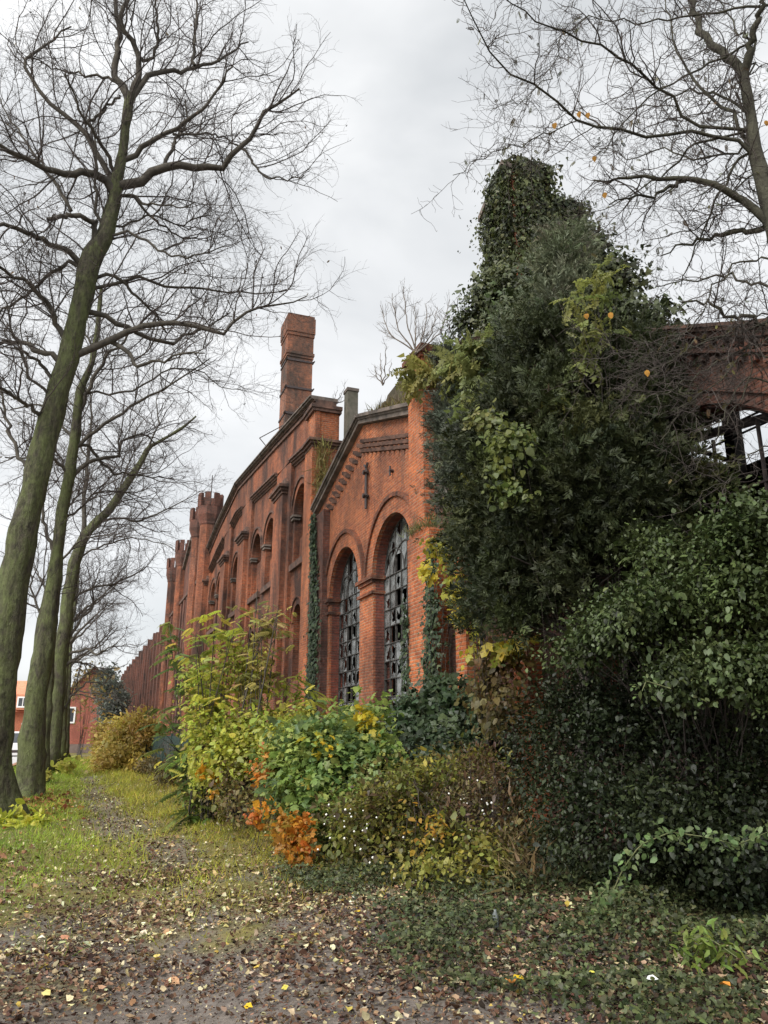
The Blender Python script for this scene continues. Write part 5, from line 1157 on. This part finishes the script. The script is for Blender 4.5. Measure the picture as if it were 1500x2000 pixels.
# bramble shoots
def bramble(label, px, d0, d1, n, size, cols, name='bramble_shoot', tm=T_OVAL):
    pts = np.array([pd(x, y, d0 + (d1 - d0) * i / (len(px) - 1)) for i, (x, y) in enumerate(px)])
    b_ = pts[0].copy(); b_[2] = max(0, b_[2] - .02); t_ = thing(name, label, 'bramble', b_)
    q = resample(pts, 24)[None]; v, f = tubes(q, np.linspace(.007, .003, 24)[None], 5); link_mesh('stem', v, [f], noisy('green_stem', (.10, .13, .05), (.15, .14, .07), 9, .7, 0), t_, True)
    k = rng.integers(2, 24, n); pos = q[0][k] + rng.normal(0, .05, (n, 3)); d_ = rng.normal(0, 1, (n, 3)); d_[:, 2] -= .3
    v, f, c = instance(tm, pos, d_, np.array([-.2, -.5, .8]) + rng.normal(0, .4, (n, 3)), size * rng.uniform(.6, 1.3, n), palette(n, cols), .03); link_mesh('foliage', v, f, M_LEAF, t_, col=c)
LB = [(.13, .19, .07), (.17, .23, .09), (.10, .15, .055)]
bramble('long pale green bramble arching up out of the ground ivy', [(1165, 1840), (1185, 1770), (1215, 1700), (1250, 1650), (1310, 1625), (1380, 1635), (1440, 1650), (1500, 1625)], 6.9, 6.6, 210, .06, LB)
bramble('short pale bramble sprig low in the ground ivy', [(1180, 1880), (1175, 1820), (1160, 1760), (1190, 1730)], 6.5, 6.7, 90, .055, LB)
bramble('bright yellow-green grassy shoot at the lower right', [(1330, 1890), (1350, 1850), (1390, 1835), (1440, 1870)], 6.0, 5.8, 120, .085, [(.14, .20, .04), (.19, .24, .05)], 'grassy_shoot', T_LANCE)
bramble('bare pale twig with a leafy tip before the dark hollow of the shrub', [(1310, 1345), (1262, 1330), (1254, 1350)], 6.6, 6.5, 22, .05, LB, 'twig_shoot')
shrub('dry_grass_clump', 'tan dead grass and twigs between thicket and dark bush', 'grass', [blob(1040, 1700, 8.3, 40, 30), blob(1020, 1650, 8.5, 20, 40)], 260, T_BLADE, .15, [(.18, .13, .06), (.28, .21, .10), (.15, .10, .05)], nclump=30, sig=.1, stems=25, stem_r=.004, base=np.append(pd(1035, 1740, 8.4)[:2], .15), droop=-.6, stem_mat=M_TWIGP)

# yellow suckers at the trunk feet
shrub('lime_sucker', 'bright yellow-green leafy sucker at the foot of the nearest lime trunk', 'shoot', [blob(35, 1618, 17.0, 38, 18), blob(5, 1620, 17.2, 20, 14), blob(50, 1632, 16.8, 18, 10)], 190, T_ROUND, .125, [(.48, .48, .05), (.55, .52, .07), (.40, .44, .06)], nclump=16, sig=.12, stems=8, stem_r=.008, upn=.8, group='suckers at the tree feet')
shrub('lime_sucker', 'small yellowish sucker at the foot of the third lime tree', 'shoot', [blob(118, 1495, 37, 12, 6), blob(108, 1505, 36, 10, 5)], 90, T_ROUND, .2, [(.36, .36, .06), (.30, .28, .06)], nclump=10, sig=.18, stems=0, group='suckers at the tree feet')
shrub('lime_sucker', 'small yellowish sucker beside the slim trunk behind the second tree', 'shoot', [blob(95, 1518, 29, 9, 7)], 60, T_ROUND, .17, [(.33, .33, .06), (.28, .28, .06)], nclump=8, sig=.12, stems=0, group='suckers at the tree feet')

# ================================================================== GROUND COVER
n = 42000
u1, u2 = rng.uniform(0, 1, n), rng.uniform(0, 1, n)
yy = 3.3 + 7.2 * u1; xx = 2.6 + .25 * np.sin(yy * 1.9) + rng.normal(0, .16, n) + (u2 ** 1.1) * 3.9
keep = (xx < 6.6); xx, yy = xx[keep], yy[keep]; n = len(xx)
pos = np.stack([xx, yy, ground_z(xx, yy) + rng.uniform(.01, .19, n) * (.5 + .5 * np.sin(xx * 3.1 + np.sin(yy * 2.7) * 2))**.7], 1)
v, f, c = instance(T_IVY, pos, rng.normal(0, 1, (n, 3)) * np.array([1, 1, .4]), np.array([-.15, -.4, 1]) + rng.normal(0, .5, (n, 3)), .042 * rng.uniform(.5, 1.4, n), palette(n, [(.050, .062, .024), (.072, .085, .032), (.030, .040, .014), (.10, .11, .045), (.085, .065, .03)], [4, 4, 3, 1, .8], .3), .05)
tag(link_mesh('ground_ivy', v, f, M_WAXY, col=c), 'carpet of small dark ivy leaves covering the bank at the lower right', 'ground ivy', kind='stuff')

def track_open(x, y): return np.exp(-((x - .6) / .65) ** 2)
BARE = [(1.0, 16.6, .62, 2.0), (.85, 23.5, .5, 2.6), (.6, 35, .4, 4), (1.45, 12.6, .42, 1.9), (.9, 19.8, .35, 2.2), (.75, 29, .35, 4)]
def bare(x, y):
    b_ = np.zeros_like(x)
    for (cx_, cy_, rx_, ry_) in BARE: b_ = np.maximum(b_, np.exp(-(((x - cx_) / rx_) ** 2 + ((y - cy_) / ry_) ** 2) ** 2))
    return b_
n = 170000
yy = 5.2 + 62 * rng.uniform(0, 1, n) ** 2.6; xx = rng.uniform(-3.0, 4.2, n)
pn = np.sin(xx * 1.7 + yy * .9) * np.sin(yy * .55 - xx) * .5 + .5
pn = np.clip(pn + .45 * np.sin(xx * 4.3 + yy * 2.1) * np.sin(yy * 3.1 - xx * 2.3), 0, 1)
dens = np.clip((yy - 6.6) / 6.5, 0, 1) ** 1.2 * np.clip(1.05 - .75 * track_open(xx, yy) * (np.sin(yy * .75 + 1.0) > -.25), .05, 1) * (.42 + .58 * pn)
dens *= 1 - .74 * bare(xx, yy)
edge = np.clip((4.2 - xx) * 1.5, 0, 1); keep = rng.uniform(0, 1, n) < dens * edge
xx, yy, pn = xx[keep], yy[keep], pn[keep]; n = len(xx)
pos = np.stack([xx, yy, ground_z(xx, yy) - .005], 1)
hgt = (.045 + .035 * rng.uniform(0, 1, n)) * (1 + yy / 25)
gcol = palette(n, [(.30, .33, .04), (.38, .37, .05), (.22, .27, .035), (.45, .37, .09), (.28, .25, .06)], [3, 3, 2.4, .9, 1], .25)
gcol *= (.75 + .45 * pn)[:, None]; gcol[:, 0] *= np.clip(.86 + .10 * (xx - .2), .74, 1.0); gcol[:, 1] *= np.clip(1.02 - .05 * xx, .85, 1.05)
v, f, c = instance(T_BLADE, pos, np.array([0, 0, .7]) + rng.normal(0, .55, (n, 3)), rng.normal(0, 1, (n, 3)), hgt * 1.4, gcol)
tag(link_mesh('grass', v, f, M_GRASS, col=c), 'short mossy grass along the path', 'grass', kind='stuff')

def litter(name, label, x, y, size, cols, wts, tm=T_OVAL, lift=.012):
    n = len(x); pos = np.stack([x, y, ground_z(x, y) + lift + rng.uniform(0, .02, n)], 1)
    v, f, c = instance(tm, pos, rng.normal(0, 1, (n, 3)) * np.array([1, 1, .22]), np.array([0, 0, 1]) + rng.normal(0, .5, (n, 3)), size * np.clip(rng.lognormal(0, .42, n), .35, 1.75), palette(n, cols, wts, .25), .09)
    tag(link_mesh(name, v, f, M_DRY, col=c), label, 'leaf litter', kind='stuff')
LC = [(.085, .045, .030), (.14, .075, .045), (.22, .14, .085), (.34, .26, .16), (.46, .40, .24), (.05, .033, .026), (.40, .30, .07)]
n = 56000; y = 3.6 + 10.5 * rng.uniform(0, 1, n) ** 1.35; x = rng.uniform(-2.6, 4.6, n)
cl_ = (np.sin(x * 2.3 + y * 1.1) * np.sin(y * 1.9 - x * .7 + 1) * .5 + .5) + .35 * (x > 2.2); k = rng.uniform(0, 1, n) < np.clip(1.5 * cl_ ** 1.6 + .08, .06, 1) * np.clip((13.0 - y) / 5, .08, 1)
litter('leaf_litter', 'brown and tan fallen leaves strewn over the bare earth in front', x[k], y[k], .036, LC, [5, 5, 4, 2.5, 2.2, 4, .5], T_CURL)
n = 52000; y = 3.4 + 7.6 * rng.uniform(0, 1, n) ** 1.1; x = rng.uniform(-2.6, 3.4, n)
k = rng.uniform(0, 1, n) < np.clip((10.8 - y) / 2.5, .1, 1) * (.35 + .65 * (np.sin(x * 3.3 - y * 1.7) * np.sin(y * 2.6 + x) * .5 + .5))
litter('crumbled_litter', 'small crumbs of brown leaf and twig over the bare earth', x[k], y[k], .017, LC, [5, 5, 4, 3, 3, 4, .4], T_CURL)
n = 7500; y = 7.5 + 40 * rng.uniform(0, 1, n) ** 2; x = rng.uniform(-2.6, 3.9, n)
litter('scattered_leaves', 'pale fallen leaves scattered over the grass path', x, y, .045, [(.5, .46, .26), (.42, .34, .14), (.3, .2, .1), (.55, .52, .36)], [3, 2, 2, 2])
n = 5000; y = 10 + 26 * rng.uniform(0, 1, n) ** 1.5; x = 1.15 - .022 * (y - 10) + rng.normal(0, .5, n)
litter('track_litter', 'dark sodden leaf scraps trodden into the worn track', x, y, .04, LC, [6, 4, 3, 2, 2, 5, .4], T_CURL)
n = 1500; x = rng.normal(-.75, .4, n); y = rng.normal(22.2, 2.2, n)
litter('leaf_drift', 'rust red drift of dead leaves around the foot of the second tree', x, y, .10, [(.22, .07, .035), (.30, .12, .05), (.14, .05, .03)], None, T_OVAL, .02)
n = 500; x = rng.normal(-1.2, .35, n); y = rng.normal(12.4, .9, n)
litter('leaf_drift', 'brown drift of dead leaves at the left edge before the nearest tree', x, y, .07, [(.16, .07, .04), (.22, .11, .06), (.1, .05, .03)], None, T_OVAL, .02)
# leaves big enough to single out
lf = [(990, 1941, .095, (.55, .22, .05), T_ROUND, 'large round orange leaf lying on the litter near the ivy edge'),
      (1018, 1931, .085, (.62, .42, .02), T_MAPLE, 'bright yellow leaf beside the large orange leaf'),
      (1430, 1952, .09, (.58, .24, .04), T_OVAL, 'orange leaf lying in the ivy at the lower right corner'),
      (477, 1963, .08, (.62, .42, .03), T_ROUND, 'vivid yellow leaf on bare grey earth in the foreground'),
      (325, 1913, .16, (.42, .24, .13), T_MAPLE, 'large curled tan leaf on the bare earth left of centre'),
      (310, 1868, .09, (.60, .46, .14), T_ROUND, 'pale yellow leaf standing above the large tan leaf'),
      (30, 1780, .10, (.62, .62, .30), T_ROUND, 'pale cream leaf on the grass at the left edge'),
      (697, 1778, .09, (.62, .42, .03), T_ROUND, 'yellow leaf on red-brown litter below the grass bank'),
      (118, 1832, .12, (.50, .24, .14), T_MAPLE, 'pinkish tan leaf on the left side of the dirt'),
      (85, 1937, .09, (.58, .48, .18), T_ROUND, 'yellowish leaf at the left in the foreground'),
      (1165, 1925, .06, (.62, .58, .10), T_OVAL, 'small lemon yellow leaf in the ground ivy'),
      (1262, 1938, .10, (.66, .68, .66), T_OVAL, 'pale silvery leaf lying on the ivy at lower right'),
      (192, 1930, .09, (.55, .33, .2), T_OVAL, 'salmon coloured leaf on the dirt at left')]
for x, y, s_, c_, tm, lab in lf:
    p = pg(x, y); p[2] = float(ground_z(p[0], p[1])); p = pg(x, y, p[2] + .04); s_ *= .8
    if p[0] > 2.6: p[2] += .07
    v, f, c = instance(tm, p[None], np.array([[rng.normal(), rng.normal(), .05]]), np.array([[-.15, -.35, 1.0]]), [s_], np.array([c_]), .05)
    tag(link_mesh('fallen_leaf', v, f, M_DRY, col=c, loc=p), lab, 'leaf', 'larger fallen leaves on the ground')
# pale scrap in the ivy
p = pg(968, 1800, .17); mb = MB(); mb.lathe(p[0], p[1], [(.024, p[2] - .06), (.026, p[2] - .04), (.026, p[2] + .05), (.012, p[2] + .075), (.012, p[2] + .09)], 12)
o = mb.build('litter_bottle', noisy('cloudy_plastic', (.07, .08, .075), (.13, .145, .14), 8, .3, .1, .003, spec=.5), None, True, loc=p); tag(o, 'small cloudy grey bottle standing in the ground ivy', 'bottle')
mb = MB(); a_ = pg(1300, 1790, .3); b_ = pg(1335, 1825, .22); mb.bar(a_, b_, .008); o = mb.build('fallen_stick', M_TWIGP, None, loc=a_); tag(o, 'short pale stick lying on the dark ivy', 'stick')
